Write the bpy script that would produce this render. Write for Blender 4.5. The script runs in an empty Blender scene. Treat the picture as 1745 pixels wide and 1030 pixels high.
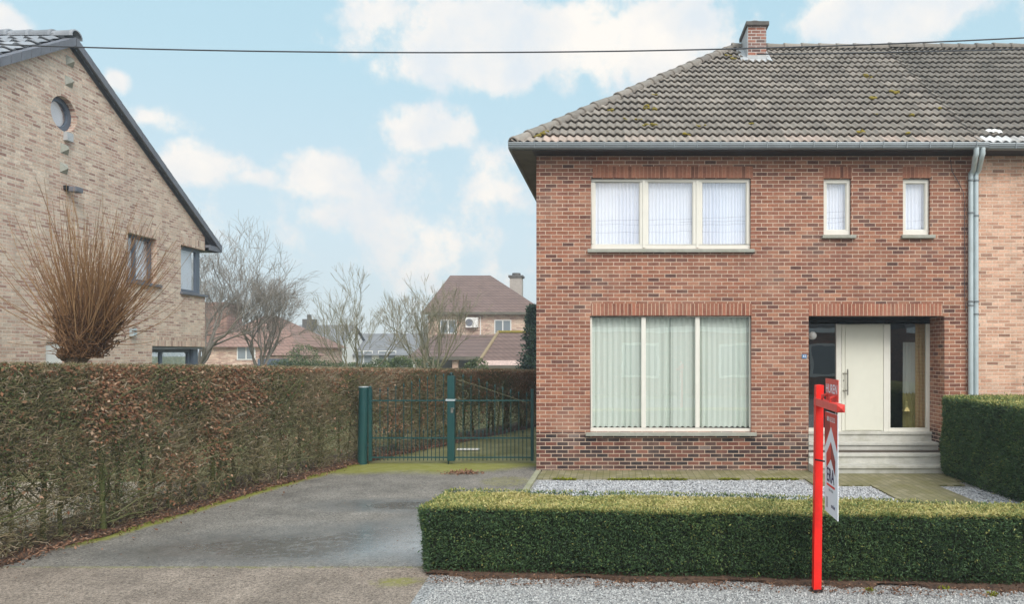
import bpy, bmesh, math, random
import numpy as np
from mathutils import Vector, Matrix, noise as mnoise
from mathutils.geometry import tessellate_polygon
rng = np.random.default_rng(7); random.seed(7)
R = math.radians
S = bpy.context.scene
COL = S.collection

# ------------------------------------------------------------------ camera
F, PX, PY, E = 1260.0, 1050.0, 603.0, 2.09      # focal length and principal point measured on the 1745 px photograph
cd = bpy.data.cameras.new('camera'); cam = bpy.data.objects.new('camera', cd); COL.objects.link(cam)
cam.location = (0, 0, E); cam.rotation_euler = (R(90), 0, 0)
cd.sensor_width = 36; cd.lens = F/1745*36
cd.shift_x = (872.5-PX)/1745; cd.shift_y = (PY-515)/1745
cd.clip_end = 2000
S.camera = cam
S.view_settings.view_transform = 'Standard'; S.view_settings.look = 'None'
S.view_settings.exposure = 0.54; S.view_settings.gamma = 1
S.cycles.max_bounces = 8; S.cycles.transparent_max_bounces = 12

# ------------------------------------------------------------------ node helpers
class NT:
    def __init__(s, tree): s.t = tree; s.n = tree.nodes; s.l = tree.links
    def new(s, typ, props=None, **inp):
        n = s.n.new(typ)
        for k, v in (props or {}).items(): setattr(n, k, v)
        for k, v in inp.items():
            key = int(k[1:]) if k[0] == 'i' and k[1:].isdigit() else k.replace('_', ' ')
            s.set(n.inputs[key], v)
        return n
    def set(s, sock, v):
        if isinstance(v, bpy.types.NodeSocket): s.l.new(v, sock)
        elif isinstance(v, bpy.types.Node): s.l.new(v.outputs[0], sock)
        else:
            if isinstance(v, (tuple, list)) and len(v) == 3 and sock.type == 'RGBA': v = (*v, 1)
            sock.default_value = v
    def math(s, op, a, b=None, c=None, clamp=False):
        n = s.n.new('ShaderNodeMath'); n.operation = op; n.use_clamp = clamp
        for i, v in enumerate((a, b, c)):
            if v is not None: s.set(n.inputs[i], v)
        return n.outputs[0]
    def mix(s, f, a, b, mode='MIX'):
        n = s.n.new('ShaderNodeMix'); n.data_type = 'RGBA'; n.blend_type = mode
        s.set(n.inputs[0], f); s.set(n.inputs[6], a); s.set(n.inputs[7], b)
        return n.outputs[2]
    def ramp(s, f, stops, interp='LINEAR'):
        n = s.n.new('ShaderNodeValToRGB'); n.color_ramp.interpolation = interp
        el = n.color_ramp.elements
        while len(el) < len(stops): el.new(0.5)
        for e, (p, c) in zip(el, stops):
            e.position = p; e.color = (*c, 1) if len(c) == 3 else c
        s.set(n.inputs[0], f); return n.outputs[0]
    def noise(s, vec, scale, detail=4, rough=.55, out=0):
        n = s.new('ShaderNodeTexNoise', Scale=scale, Detail=detail, Roughness=rough)
        if vec is not None: s.l.new(vec, n.inputs['Vector'])
        return n.outputs[out]
    def rng(s, v, a, b, c=0, d=1):
        n = s.new('ShaderNodeMapRange', Value=v); n.inputs[1].default_value = a; n.inputs[2].default_value = b
        n.inputs[3].default_value = c; n.inputs[4].default_value = d; return n.outputs[0]
def g(v): return tuple(((x/255+.055)/1.055)**2.4 if x > 10 else x/255/12.92 for x in v)
def mul(c, k): return tuple(x*k for x in c)
def newmat(name):
    m = bpy.data.materials.new(name); m.use_nodes = True
    t = NT(m.node_tree); b = t.n['Principled BSDF']
    return m, t, b
def pos(t): return t.new('ShaderNodeNewGeometry').outputs['Position']
def bump(t, b, h, strength=.3, dist=.01):
    n = t.new('ShaderNodeBump', Strength=strength, Distance=dist, Height=h); t.l.new(n.outputs[0], b.inputs['Normal'])

# ------------------------------------------------------------------ world: Nishita sky with a veil and clouds by direction
SUN_EL, SUN_AZ = 42, 155          # the sun is behind the photographer, to the right, veiled by thin cloud
W = bpy.data.worlds.new('World'); S.world = W; W.use_nodes = True
t = NT(W.node_tree); bg = t.n['Background']; bg.inputs['Strength'].default_value = .1
sky = t.new('ShaderNodeTexSky', dict(sky_type='NISHITA', sun_disc=False, sun_elevation=R(SUN_EL), sun_rotation=R(SUN_AZ), dust_density=1.0, air_density=1.0, ozone_density=1.0))
dirv = t.new('ShaderNodeTexCoord').outputs['Generated']
sx = t.new('ShaderNodeSeparateXYZ', Vector=dirv)
az = t.math('ARCTAN2', sx.outputs[0], sx.outputs[1]); el = t.math('ARCSINE', sx.outputs[2])
veil = t.ramp(t.rng(el, 0, .6), [(0, (5.3, 5.8, 6.05)), (.25, (4.9, 5.9, 6.3)), (.6, (3.95, 5.65, 6.35)), (1, (3.4, 5.3, 6.25))])
base = t.mix(.86, sky.outputs[0], veil)
warp = t.new('ShaderNodeTexNoise', Scale=6.0, Detail=8.0, Roughness=.62); t.l.new(dirv, warp.inputs['Vector'])
nz = t.math('SUBTRACT', warp.outputs[0], .5)
n2 = t.noise(dirv, 17, 7, .62)
def px2dir(x, y):
    u = (x-PX)/F; v = (PY-y)/F
    return math.atan2(u, 1), math.atan2(v, math.hypot(1, u))
CL = [(960,70,330,82,1),(800,95,190,62,1),(1120,60,210,90,1),(738,222,84,46,1),(350,285,100,38,.95),(535,298,90,46,.95),(440,300,80,24,.7),(1560,15,300,72,1),(5,45,66,44,1),(195,135,28,26,.9),
      (250,200,38,20,.45),(850,335,110,40,.22),(600,385,180,30,.12),(830,270,60,22,.12),(470,395,120,26,.1),(800,400,260,36,.16),
      (-300,150,200,80,1),(2000,180,200,90,1),(-500,350,260,60,.8),(2300,380,300,60,.8),(400,-300,500,140,1),(1500,-350,500,160,1)]
mask = None; low = None
for (cx, cy, rx, ry, a) in CL:
    A, L = px2dir(cx, cy); A2, _ = px2dir(cx+rx, cy); _, L2 = px2dir(cx, cy-ry)
    da = t.math('DIVIDE', t.math('SUBTRACT', az, A), abs(A2-A)); dl = t.math('DIVIDE', t.math('SUBTRACT', el, L), abs(L2-L))
    d = t.math('SQRT', t.math('ADD', t.math('MULTIPLY', da, da), t.math('MULTIPLY', dl, dl)))
    v = t.math('MULTIPLY', t.math('SUBTRACT', 1.0, d), a*1.0)
    v = t.math('MAXIMUM', v, -1.0)
    mask = v if mask is None else t.math('MAXIMUM', mask, v)
# clouds everywhere else (behind the camera, overhead)
back = t.rng(sx.outputs[1], .25, -.1, 0, 1)
bn = t.noise(dirv, 2.6, 8, .6)
mask = t.math('MAXIMUM', mask, t.math('SUBTRACT', t.math('MULTIPLY', t.math('SUBTRACT', bn, .42), 6.0), t.math('MULTIPLY', t.math('SUBTRACT', 1.0, back), 9.0)))
mm = t.math('ADD', mask, t.math('MULTIPLY', nz, 2.6)); mm = t.math('ADD', mm, t.math('MULTIPLY', t.math('SUBTRACT', n2, .5), 1.7))
cm = t.new('ShaderNodeMapRange', dict(interpolation_type='SMOOTHSTEP'), Value=mm); cm.inputs[1].default_value = -.14; cm.inputs[2].default_value = .42
shade = t.ramp(t.noise(dirv, 7, 6, .6), [(.36, (5.6, 6.0, 6.35)), (.48, (6.5, 6.45, 6.35)), (.6, (7.3, 6.95, 6.5))])
fin = t.mix(t.math('MULTIPLY', cm.outputs[0], .97), base, shade)
glow = t.new('ShaderNodeVectorMath', dict(operation='DOT_PRODUCT'), i0=dirv, i1=(math.sin(R(SUN_AZ))*math.cos(R(SUN_EL)), math.cos(R(SUN_AZ))*math.cos(R(SUN_EL)), math.sin(R(SUN_EL)))).outputs['Value']
gk = t.rng(t.math('POWER', t.math('MAXIMUM', glow, 0.0), 2.2), 0, 1, 1, 2.1)
fin = t.mix(1.0, fin, t.new('ShaderNodeCombineColor', Red=gk, Green=gk, Blue=gk).outputs[0], 'MULTIPLY')
# below the horizon: plain dull ground tone
fin = t.mix(t.rng(el, -.02, -.06, 0, 1), fin, (1.6, 1.7, 1.6))
t.l.new(fin, bg.inputs['Color'])

sd = bpy.data.lights.new('sun', 'SUN'); sd.energy = 1.6; sd.angle = R(28); sd.color = (1, .96, .9)
sun = bpy.data.objects.new('sun', sd); COL.objects.link(sun)
az_ = R(SUN_AZ); el_ = R(SUN_EL)
sv = Vector((math.sin(az_)*math.cos(el_), math.cos(az_)*math.cos(el_), math.sin(el_)))
sun.rotation_euler = sv.to_track_quat('Z', 'Y').to_euler()
sun.location = (0, -20, 30)

# ------------------------------------------------------------------ object helpers
def P(x, y, D):                    # world point seen at photo pixel (x, y) at depth D; used only to set out real sizes
    return Vector(((x-PX)/F*D, D, E-(y-PY)/F*D))
def root_of(o):
    loc = Vector((0, 0, 0))
    while o is not None: loc += o.location; o = o.parent
    return loc
def tag(o, label=None, cat=None, group=None, kind=None):
    if label: o['label'] = label
    if cat: o['category'] = cat
    if group: o['group'] = group
    if kind: o['kind'] = kind
    return o
def thing(name, label, cat, loc, group=None):
    o = bpy.data.objects.new(name, None); COL.objects.link(o); o.location = loc; o.empty_display_size = .2
    return tag(o, label, cat, group)
def link(name, me, mats, parent):
    o = bpy.data.objects.new(name, me); COL.objects.link(o); o.parent = parent
    for m in (mats if isinstance(mats, (list, tuple)) else [mats]): me.materials.append(m)
    return o
def npmesh(name, V, Fq, mat, parent=None, attrs=None, smooth=False):
    V = np.asarray(V, dtype=np.float64); Fq = np.asarray(Fq, dtype=np.int32)
    if parent is not None: off = np.array(root_of(parent))
    else: off = np.array([(V[:,0].min()+V[:,0].max())/2, (V[:,1].min()+V[:,1].max())/2, V[:,2].min()])
    V = V-off
    me = bpy.data.meshes.new(name); k = Fq.shape[1]
    me.vertices.add(len(V)); me.vertices.foreach_set('co', V.astype(np.float32).ravel())
    me.loops.add(Fq.size); me.loops.foreach_set('vertex_index', Fq.ravel())
    me.polygons.add(len(Fq)); me.polygons.foreach_set('loop_start', np.arange(0, Fq.size, k, dtype=np.int32))
    me.update(calc_edges=True)
    for an, av in (attrs or {}).items():
        a = me.attributes.new(an, 'FLOAT', 'POINT'); a.data.foreach_set('value', np.asarray(av, dtype=np.float32))
    if smooth: me.polygons.foreach_set('use_smooth', np.ones(len(Fq), dtype=bool))
    o = link(name, me, mat, parent)
    if parent is None: o.location = off
    return o
class MB:
    def __init__(s): s.v = []; s.f = []; s.mi = []; s.sm = []
    def face(s, pts, mi=0, sm=False):
        n = len(s.v); s.v += [tuple(p) for p in pts]; s.f.append(tuple(range(n, n+len(pts)))); s.mi.append(mi); s.sm.append(sm); return s
    def add(s, vs, fs, mi=0, sm=False):
        n = len(s.v); s.v += [tuple(p) for p in vs]
        for f in fs: s.f.append(tuple(i+n for i in f)); s.mi.append(mi); s.sm.append(sm)
        return s
    def box(s, x0, x1, y0, y1, z0, z1, mi=0, M=None, bev=0):
        vs = [(x, y, z) for x in (x0, x1) for y in (y0, y1) for z in (z0, z1)]
        if M is not None: vs = [tuple(M @ Vector(p)) for p in vs]
        return s.add(vs, [(0,1,3,2),(4,6,7,5),(0,4,5,1),(2,3,7,6),(0,2,6,4),(1,5,7,3)], mi)
    def prism(s, poly, a, b, mapf, mi=0):           # poly: list of (u, v); mapf(u, v, w)
        n = len(poly); vs = [mapf(u, v, a) for u, v in poly]+[mapf(u, v, b) for u, v in poly]
        fs = [tuple(range(n))[::-1], tuple(range(n, 2*n))]+[(i, (i+1) % n, n+(i+1) % n, n+i) for i in range(n)]
        return s.add(vs, fs, mi)
    def tube(s, pts, rad, n=8, cap=True, mi=0, sm=True, yp=None):
        pts = [Vector(p) for p in pts]; m = len(pts)
        if not hasattr(rad, '__len__'): rad = [rad]*m
        vs = []
        for i, p in enumerate(pts):
            d = (pts[min(i+1, m-1)]-pts[max(i-1, 0)]).normalized()
            up = Vector((0, 0, 1)) if abs(d.z) < .95 else Vector((0, 1, 0))
            a = d.cross(up).normalized(); b = d.cross(a)
            for k in range(n):
                an = 2*math.pi*k/n; vs.append(p+(a*math.cos(an)+b*math.sin(an))*rad[i])
        fs = [(i*n+k, i*n+(k+1) % n, (i+1)*n+(k+1) % n, (i+1)*n+k) for i in range(m-1) for k in range(n)]
        s.add(vs, fs, mi, sm)
        if cap:
            s.add(vs[:n], [tuple(range(n))[::-1]], mi); s.add(vs[-n:], [tuple(range(n))], mi)
        return s
    def sphere(s, c, r, nu=12, nv=8, mi=0, sc=(1,1,1)):
        vs = [(c[0]+r*sc[0]*math.sin(math.pi*j/nv)*math.cos(2*math.pi*i/nu), c[1]+r*sc[1]*math.sin(math.pi*j/nv)*math.sin(2*math.pi*i/nu), c[2]+r*sc[2]*math.cos(math.pi*j/nv)) for j in range(nv+1) for i in range(nu)]
        fs = [(j*nu+i, (j+1)*nu+i, (j+1)*nu+(i+1) % nu, j*nu+(i+1) % nu) for j in range(nv) for i in range(nu)]
        return s.add(vs, fs, mi, True)
    def build(s, name, mat, parent=None, bevel=0):
        V = np.array(s.v, dtype=float)
        off = np.array(root_of(parent)) if parent is not None else np.array([(V[:,0].min()+V[:,0].max())/2, (V[:,1].min()+V[:,1].max())/2, V[:,2].min()])
        me = bpy.data.meshes.new(name); me.from_pydata([tuple(p) for p in V-off], [], s.f)
        for p, mi, sm in zip(me.polygons, s.mi, s.sm): p.material_index = mi; p.use_smooth = sm
        me.update()
        o = link(name, me, mat, parent)
        if parent is None: o.location = off
        if bevel:
            bm = bmesh.new(); bm.from_mesh(me); bmesh.ops.remove_doubles(bm, verts=bm.verts, dist=1e-5)
            bmesh.ops.recalc_face_normals(bm, faces=bm.faces)
            bmesh.ops.bevel(bm, geom=[e for e in bm.edges], offset=bevel, segments=2, affect='EDGES', profile=.6, clamp_overlap=True)
            bm.to_mesh(me); bm.free()
        return o
def tubes_np(paths, n=4):
    """paths: list of (pts[k,3], rad[k]) -> V, F arrays"""
    Vs, Fs, T, off = [], [], [], 0
    ang = np.arange(n)*2*np.pi/n; ca, sa = np.cos(ang), np.sin(ang)
    for pts, rad, tint in paths:
        pts = np.asarray(pts, float); k = len(pts)
        d = np.empty_like(pts); d[1:-1] = pts[2:]-pts[:-2]; d[0] = pts[1]-pts[0]; d[-1] = pts[-1]-pts[-2]
        d /= np.linalg.norm(d, axis=1, keepdims=True)+1e-9
        ref = np.array([.13, .21, 1.0]) if abs(d[0][2]) < .8 else np.array([1.0, .17, .1])
        a = np.cross(d, ref); a /= np.linalg.norm(a, axis=1, keepdims=True)+1e-9; b = np.cross(d, a)
        ring = pts[:,None,:]+(a[:,None,:]*ca[None,:,None]+b[:,None,:]*sa[None,:,None])*np.asarray(rad)[:,None,None]
        Vs.append(ring.reshape(-1, 3)); T.append(np.full(k*n, tint))
        i = np.arange(k-1)[:,None]*n; j = np.arange(n)[None,:]; j2 = (j+1) % n
        Fs.append(np.stack([i+j, i+j2, i+n+j2, i+n+j], -1).reshape(-1, 4)+off); off += k*n
    return np.concatenate(Vs), np.concatenate(Fs), np.concatenate(T)
def unit(v): return v/(np.linalg.norm(v, axis=-1, keepdims=True)+1e-9)
def leaf_quads(Pn, dirs, L, Wd, nrm=None):
    """a pointed leaf (kite) per point"""
    n = len(Pn); dirs = unit(dirs)
    r = unit(rng.normal(size=(n, 3))) if nrm is None else nrm
    s = unit(np.cross(dirs, r)); L = np.asarray(L).reshape(-1, 1); Wd = np.asarray(Wd).reshape(-1, 1)
    V = np.stack([Pn, Pn+dirs*L*.45+s*Wd*.5, Pn+dirs*L, Pn+dirs*L*.45-s*Wd*.5], 1).reshape(-1, 3)
    return V, np.arange(n*4).reshape(-1, 4)
def vnoise(p, sc, seed=0.0):       # cheap smooth noise in about -1..1
    x, y, z = p[:,0]*sc+seed, p[:,1]*sc+seed*1.7, p[:,2]*sc-seed
    return (np.sin(x*1.7+1.3*np.sin(y*1.3+z))+np.sin(y*2.1+1.7*np.sin(z*1.9+x*.7))+np.sin(z*1.9+1.1*np.sin(x*2.3-y)))/3

# ------------------------------------------------------------------ materials
def simple(name, c, rough=.6, metal=0, var=.12, scale=8, bmp=.1, spec=.4, dirt=None):
    m, t, b = newmat(name); p = pos(t)
    n = t.noise(p, scale, 5, .6); k = t.rng(n, .3, .7, 1-var, 1+var)
    col = t.mix(1.0, (*c, 1), t.new('ShaderNodeCombineColor', Red=k, Green=k, Blue=k).outputs[0], 'MULTIPLY')
    if dirt:
        dn = t.noise(p, 1.7, 7, .68); col = t.mix(t.rng(dn, .48, .75, 0, dirt[1]), col, (*dirt[0], 1))
    t.set(b.inputs['Base Color'], col); b.inputs['Roughness'].default_value = rough; b.inputs['Metallic'].default_value = metal
    b.inputs['Specular IOR Level'].default_value = spec
    if bmp: bump(t, b, t.noise(p, scale*12, 3), bmp, .003)
    return m
def brick_mat(name, ramp, mortar, bw=.2, bh=.0688, ms=.0055, plinth=None, pz=.707, soldier=None, xo=0, zo=0, dirt=.14, bias=0, dirtc=(.03, .028, .025), inbrick=.25):
    m, t, b = newmat(name); ge = t.new('ShaderNodeNewGeometry'); p = ge.outputs['Position']; N = ge.outputs['Normal']
    s = t.new('ShaderNodeSeparateXYZ', Vector=p); sn = t.new('ShaderNodeSeparateXYZ', Vector=N)
    side = t.math('GREATER_THAN', t.math('ABSOLUTE', sn.outputs[0]), .6)
    u = t.math('ADD', t.math('MULTIPLY', s.outputs[0], t.math('SUBTRACT', 1.0, side)), t.math('MULTIPLY', s.outputs[1], side))
    u = t.math('ADD', u, xo); z = t.math('ADD', s.outputs[2], zo)
    wn = t.new('ShaderNodeTexNoise', Scale=7.0, Detail=2.0); t.l.new(p, wn.inputs['Vector']); ws = t.new('ShaderNodeSeparateColor', Color=wn.outputs[1])
    u = t.math('ADD', u, t.math('MULTIPLY', t.math('SUBTRACT', ws.outputs[0], .5), .010)); z = t.math('ADD', z, t.math('MULTIPLY', t.math('SUBTRACT', ws.outputs[1], .5), .006))
    if soldier is None: vec = t.new('ShaderNodeCombineXYZ', X=u, Y=z); bw_, bh_, off = bw, bh, .5
    else: vec = t.new('ShaderNodeCombineXYZ', X=t.math('SUBTRACT', s.outputs[2], soldier), Y=u); bw_, bh_, off = .6, bh, 0
    br = t.new('ShaderNodeTexBrick', dict(offset=off, squash=1.0), Vector=vec.outputs[0], Color1=(0,0,0), Color2=(1,1,1), Mortar=(.5,.5,.5), Scale=1.0)
    br.inputs['Mortar Size'].default_value = ms; br.inputs['Mortar Smooth'].default_value = .25; br.inputs['Bias'].default_value = bias
    br.inputs['Brick Width'].default_value = bw_; br.inputs['Row Height'].default_value = bh_
    rnd = br.outputs[0]; fac = br.outputs[1]
    # second and third per-brick random numbers from the first
    r2 = t.math('FRACT', t.math('MULTIPLY', rnd, 37.7))
    col = t.ramp(rnd, ramp)
    if plinth:
        pc = t.ramp(r2, plinth); zz = t.math('LESS_THAN', t.math('ADD', s.outputs[2], 0), pz)
        col = t.mix(zz, col, pc)
    nn = t.noise(p, 26, 5, .7); k = t.rng(nn, .3, .7, 1-inbrick, 1+inbrick)
    kk = t.math('MULTIPLY', k, t.rng(r2, 0, 1, .86, 1.12))
    col = t.mix(1.0, col, t.new('ShaderNodeCombineColor', Red=kk, Green=kk, Blue=kk).outputs[0], 'MULTIPLY')
    mk = t.noise(p, 3.1, 4); mcol = t.mix(t.rng(mk, .35, .7), (*mortar, 1), (*mul(mortar, .72), 1))
    col = t.mix(fac, col, mcol)
    big = t.noise(p, .9, 6, .65); col = t.mix(t.rng(big, .45, .8, 0, dirt), col, (*dirtc, 1))
    sv_ = t.new('ShaderNodeMapping', Vector=p, Scale=(3.2, 3.2, .28)); col = t.mix(t.rng(t.noise(sv_.outputs[0], 1.6, 5, .65), .5, .78, 0, .22), col, (*dirtc, 1))
    # pale bloom
    bl = t.noise(p, 1.6, 5, .6); col = t.mix(t.rng(bl, .46, .8, 0, .18), col, (*mul(mortar, 1.0), 1))
    t.set(b.inputs['Base Color'], col); b.inputs['Roughness'].default_value = .88; b.inputs['Specular IOR Level'].default_value = .25
    h = t.math('SUBTRACT', t.math('MULTIPLY', t.noise(p, 60, 3), .35), fac)
    bump(t, b, h, .55, .006)
    return m
redr = [(0, g((98, 70, 64))), (.07, g((112, 77, 68))), (.18, g((134, 90, 76))), (.5, g((146, 97, 78))), (.8, g((155, 106, 85))), (1, g((170, 121, 97)))]
plr = [(0, g((56, 50, 52))), (.3, g((76, 60, 59))), (.55, g((88, 62, 56))), (.8, g((110, 70, 60))), (.93, g((138, 88, 70))), (1, g((112, 102, 98)))]
M = {}
M['brick'] = brick_mat('red_brick', redr, g((216, 192, 172)), ms=.0062, plinth=plr, xo=.043, zo=.015)
M['soldier_low'] = brick_mat('soldier_brick', [(0, g((134, 84, 68))), (1, g((168, 110, 88)))], g((222, 196, 172)), bh=.0690, ms=.0055, soldier=2.7, dirt=.1)
M['soldier_top'] = brick_mat('soldier_brick_weathered', [(0, g((114, 76, 64))), (.2, g((148, 98, 80))), (1, g((168, 116, 94)))], g((184, 138, 114)), bh=.0690, ms=.0065, soldier=5.1, dirt=.2)
pinkr = [(0, g((146, 112, 96))), (.12, g((180, 138, 118))), (.4, g((204, 158, 134))), (.7, g((212, 170, 146))), (1, g((218, 180, 158)))]
M['brick_next'] = brick_mat('pale_orange_brick', pinkr, g((226, 204, 184)), bw=.21, bh=.0615, ms=.007, zo=.02, dirt=.1)
beig = [(0, g((160, 124, 112))), (.15, g((184, 150, 136))), (.4, g((200, 170, 152))), (.7, g((210, 184, 164))), (1, g((216, 196, 178)))]
M['brick_left'] = brick_mat('beige_brick', beig, g((222, 208, 192)), bw=.19, bh=.060, ms=.008, zo=.02, dirt=.14, dirtc=(.12, .08, .06))
M['brick_left_sold'] = brick_mat('beige_soldier_brick', beig, g((214, 198, 180)), bh=.066, ms=.006, soldier=0, dirt=.1)
pass
M['brick_far'] = brick_mat('far_brick', beig, g((200, 176, 160)), bw=.3, bh=.09, ms=.006, dirt=.1)
M['brick_opp'] = brick_mat('opposite_brick', redr, g((170, 150, 130)), dirt=.3)
M['cream'] = simple('cream_frame', g((228, 225, 215)), .4, var=.03, bmp=.03)
M['door'] = simple('cream_door', g((226, 224, 210)), .35, var=.02, bmp=.02)
M['sill'] = simple('bluestone_sill', g((158, 158, 148)), .7, var=.14, scale=14, dirt=(g((120, 120, 90)), .4))
M['step'] = simple('step_stone', g((198, 196, 188)), .75, var=.12, scale=6, dirt=(g((120, 118, 84)), .5))
M['zinc'] = simple('zinc', g((128, 134, 138)), .45, metal=.35, var=.12, scale=3, bmp=.05, dirt=(g((110, 116, 116)), .5))
M['zinc_lt'] = simple('zinc_light', g((188, 200, 204)), .45, metal=.3, var=.1, scale=3, bmp=.05, dirt=(g((150, 160, 160)), .5))
M['soffit'] = simple('dark_soffit', g((104, 99, 88)), .8, var=.2, scale=4)
M['black'] = simple('black_plastic', g((38, 38, 40)), .5, var=.1)
M['anth'] = simple('anthracite_frame', g((88, 98, 112)), .45, var=.05, bmp=.03)
M['slate'] = simple('slate_verge', g((112, 114, 122)), .7, var=.12, scale=5)
M['red'] = simple('red_paint', g((238, 38, 28)), .45, var=.12, scale=5, bmp=.02, dirt=(g((190, 40, 32)), .6))
M['red_rider'] = simple('faded_red', g((212, 72, 60)), .5, var=.12, scale=14, bmp=.02)
M['white'] = simple('white_print', g((236, 238, 246)), .5, var=.03, bmp=0)
M['darkred'] = simple('brown_red_print', g((150, 52, 46)), .5, var=.06)
M['navy'] = simple('navy_print', g((52, 52, 92)), .5, var=.03, bmp=0)
M['greyprint'] = simple('grey_print', g((150, 152, 160)), .5, var=.03, bmp=0)
M['green'] = simple('green_metal', g((30, 72, 72)), .4, var=.12, scale=4, bmp=.04, dirt=(g((60, 92, 80)), .4))
M['green_dk'] = simple('dark_green_metal', g((34, 62, 62)), .4, var=.12, scale=4, bmp=.04)
M['steel'] = simple('brushed_steel', g((170, 168, 160)), .35, metal=.8, var=.05)
M['blue'] = simple('blue_enamel', g((84, 124, 164)), .3, var=.04)
M['interior'] = simple('interior', g((92, 84, 76)), .9, var=.1)
M['white_paint'] = simple('white_render', g((226, 224, 220)), .7, var=.06)
M['flash'] = simple('lead_flashing', g((178, 180, 182)), .6, var=.14, scale=10)
M['dkstone'] = simple('weathered_cap', g((92, 88, 84)), .85, var=.3, scale=9)
M['gold'] = simple('dull_gold', g((118, 118, 92)), .6, metal=.3)
M['red_bar'] = simple('red_bar_paint', g((226, 66, 56)), .45, var=.1, scale=6)
M['cable'] = simple('black_cable', g((70, 72, 76)), .6, var=.05)
M['concrete'] = simple('mossy_edging', g((158, 156, 132)), .85, var=.2, scale=12, dirt=(g((112, 118, 62)), .6))
M['cedar'] = simple('rope_gold', g((196, 180, 120)), .8)
def curtain_mat(name, c, trans=.35):
    m, t, b = newmat(name); p = pos(t)
    n = t.new('ShaderNodeTexWave', dict(wave_type='BANDS', bands_direction='X'), Scale=9.0, Distortion=1.5); t.l.new(p, n.inputs['Vector'])
    col = t.mix(t.rng(n.outputs[1], 0, 1, 0, .12), (*c, 1), (*mul(c, .6), 1))
    t.set(b.inputs['Base Color'], col); b.inputs['Roughness'].default_value = .9; b.inputs['Specular IOR Level'].default_value = .1
    return m
M['curtain_up'] = curtain_mat('sheer_white', g((226, 232, 244)))
M['curtain_low'] = curtain_mat('pale_green_curtain', g((222, 231, 222)))
M['curtain_tan'] = curtain_mat('tan_curtain', g((220, 186, 136)))
M['curtain_white'] = curtain_mat('white_lace', g((225, 222, 215)))
M['curtain_grey'] = curtain_mat('grey_blind', g((216, 220, 228)))
def glass_mat(name, refl, tint=(1, 1, 1)):
    m = bpy.data.materials.new(name); m.use_nodes = True; t = NT(m.node_tree); t.n.remove(t.n['Principled BSDF'])
    fr = t.new('ShaderNodeMath', i0=t.new('ShaderNodeLayerWeight', Blend=.5).outputs['Facing'], i1=5.0); fr.operation = 'POWER'
    gl = t.new('ShaderNodeBsdfGlossy', Color=(.95, .97, 1)); gl.inputs['Roughness'].default_value = 0.0
    tr = t.new('ShaderNodeBsdfTransparent', Color=tint)
    wn = t.noise(pos(t), 1.3, 2); bp = t.new('ShaderNodeBump', Strength=.12, Distance=.01, Height=wn); t.l.new(bp.outputs[0], gl.inputs['Normal'])
    fac = t.math('ADD', fr.outputs[0], refl, clamp=True)
    mx = t.new('ShaderNodeMixShader'); t.l.new(fac, mx.inputs[0]); t.l.new(tr.outputs[0], mx.inputs[1]); t.l.new(gl.outputs[0], mx.inputs[2])
    t.l.new(mx.outputs[0], t.n['Material Output'].inputs[0]); return m
M['glass'] = glass_mat('window_glass', .20)
M['glass_dark'] = glass_mat('dark_window_glass', .22, (.7, .75, .75))
def attr_mat(name, stops, rough=.7, spec=.3, transl=0, nscale=0, attr='tint'):
    m, t, b = newmat(name); a = t.new('ShaderNodeAttribute', dict(attribute_name=attr)).outputs['Fac']
    col = t.ramp(a, stops)
    if nscale:
        k = t.rng(t.noise(pos(t), nscale, 4), .3, .7, .8, 1.2)
        col = t.mix(1.0, col, t.new('ShaderNodeCombineColor', Red=k, Green=k, Blue=k).outputs[0], 'MULTIPLY')
    t.set(b.inputs['Base Color'], col); b.inputs['Roughness'].default_value = rough; b.inputs['Specular IOR Level'].default_value = spec
    if transl:
        ts = t.new('ShaderNodeBsdfTranslucent', Color=col); mx = t.new('ShaderNodeMixShader'); mx.inputs[0].default_value = transl
        t.l.new(b.outputs[0], mx.inputs[1]); t.l.new(ts.outputs[0], mx.inputs[2]); t.l.new(mx.outputs[0], t.n['Material Output'].inputs[0])
    return m
M['yew'] = attr_mat('yew_needles', [(0, (.032, .062, .028)), (.25, (.068, .125, .052)), (.4, (.085, .155, .06)), (.5, (.12, .19, .065)), (.62, (.22, .25, .07)), (.8, (.46, .41, .14)), (1, (.62, .52, .24))], .6, .35, .15)
M['yew_core'] = simple('yew_inner_shade', (.022, .032, .016), .9, bmp=0)
M['beech_leaf'] = attr_mat('dry_beech_leaf', [(0, (.19, .085, .045)), (.5, (.38, .19, .11)), (.8, (.50, .31, .20)), (1, (.6, .45, .32))], .75, .2, .25)
M['twig'] = attr_mat('hedge_twigs', [(0, (.08, .068, .035)), (.3, (.17, .16, .075)), (.55, (.25, .205, .115)), (.75, (.32, .235, .15)), (1, (.5, .43, .33))], .85, .15)
M['bark'] = attr_mat('mossy_bark', [(0, (.07, .085, .022)), (.5, (.13, .135, .06)), (1, (.26, .23, .17))], .9, .15, nscale=14)
M['willow'] = attr_mat('willow_shoots', [(0, (.12, .06, .028)), (.5, (.27, .145, .065)), (1, (.42, .26, .13))], .6, .3)
M['willow_head'] = attr_mat('willow_head_bark', [(0, (.06, .035, .018)), (1, (.2, .12, .07))], .9, .15, nscale=20)
M['treebark'] = attr_mat('bare_tree_bark', [(0, (.19, .17, .145)), (.5, (.27, .24, .205)), (1, (.38, .34, .30))], .85, .2)
M['treebark_g'] = attr_mat('mossy_tree_bark', [(0, (.15, .15, .085)), (.5, (.23, .215, .14)), (1, (.34, .30, .23))], .85, .2)
M['stone'] = attr_mat('gravel_stone', [(0, (.10, .10, .105)), (.3, (.27, .265, .26)), (.7, (.46, .45, .44)), (1, (.66, .65, .63))], .85, .25)
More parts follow.
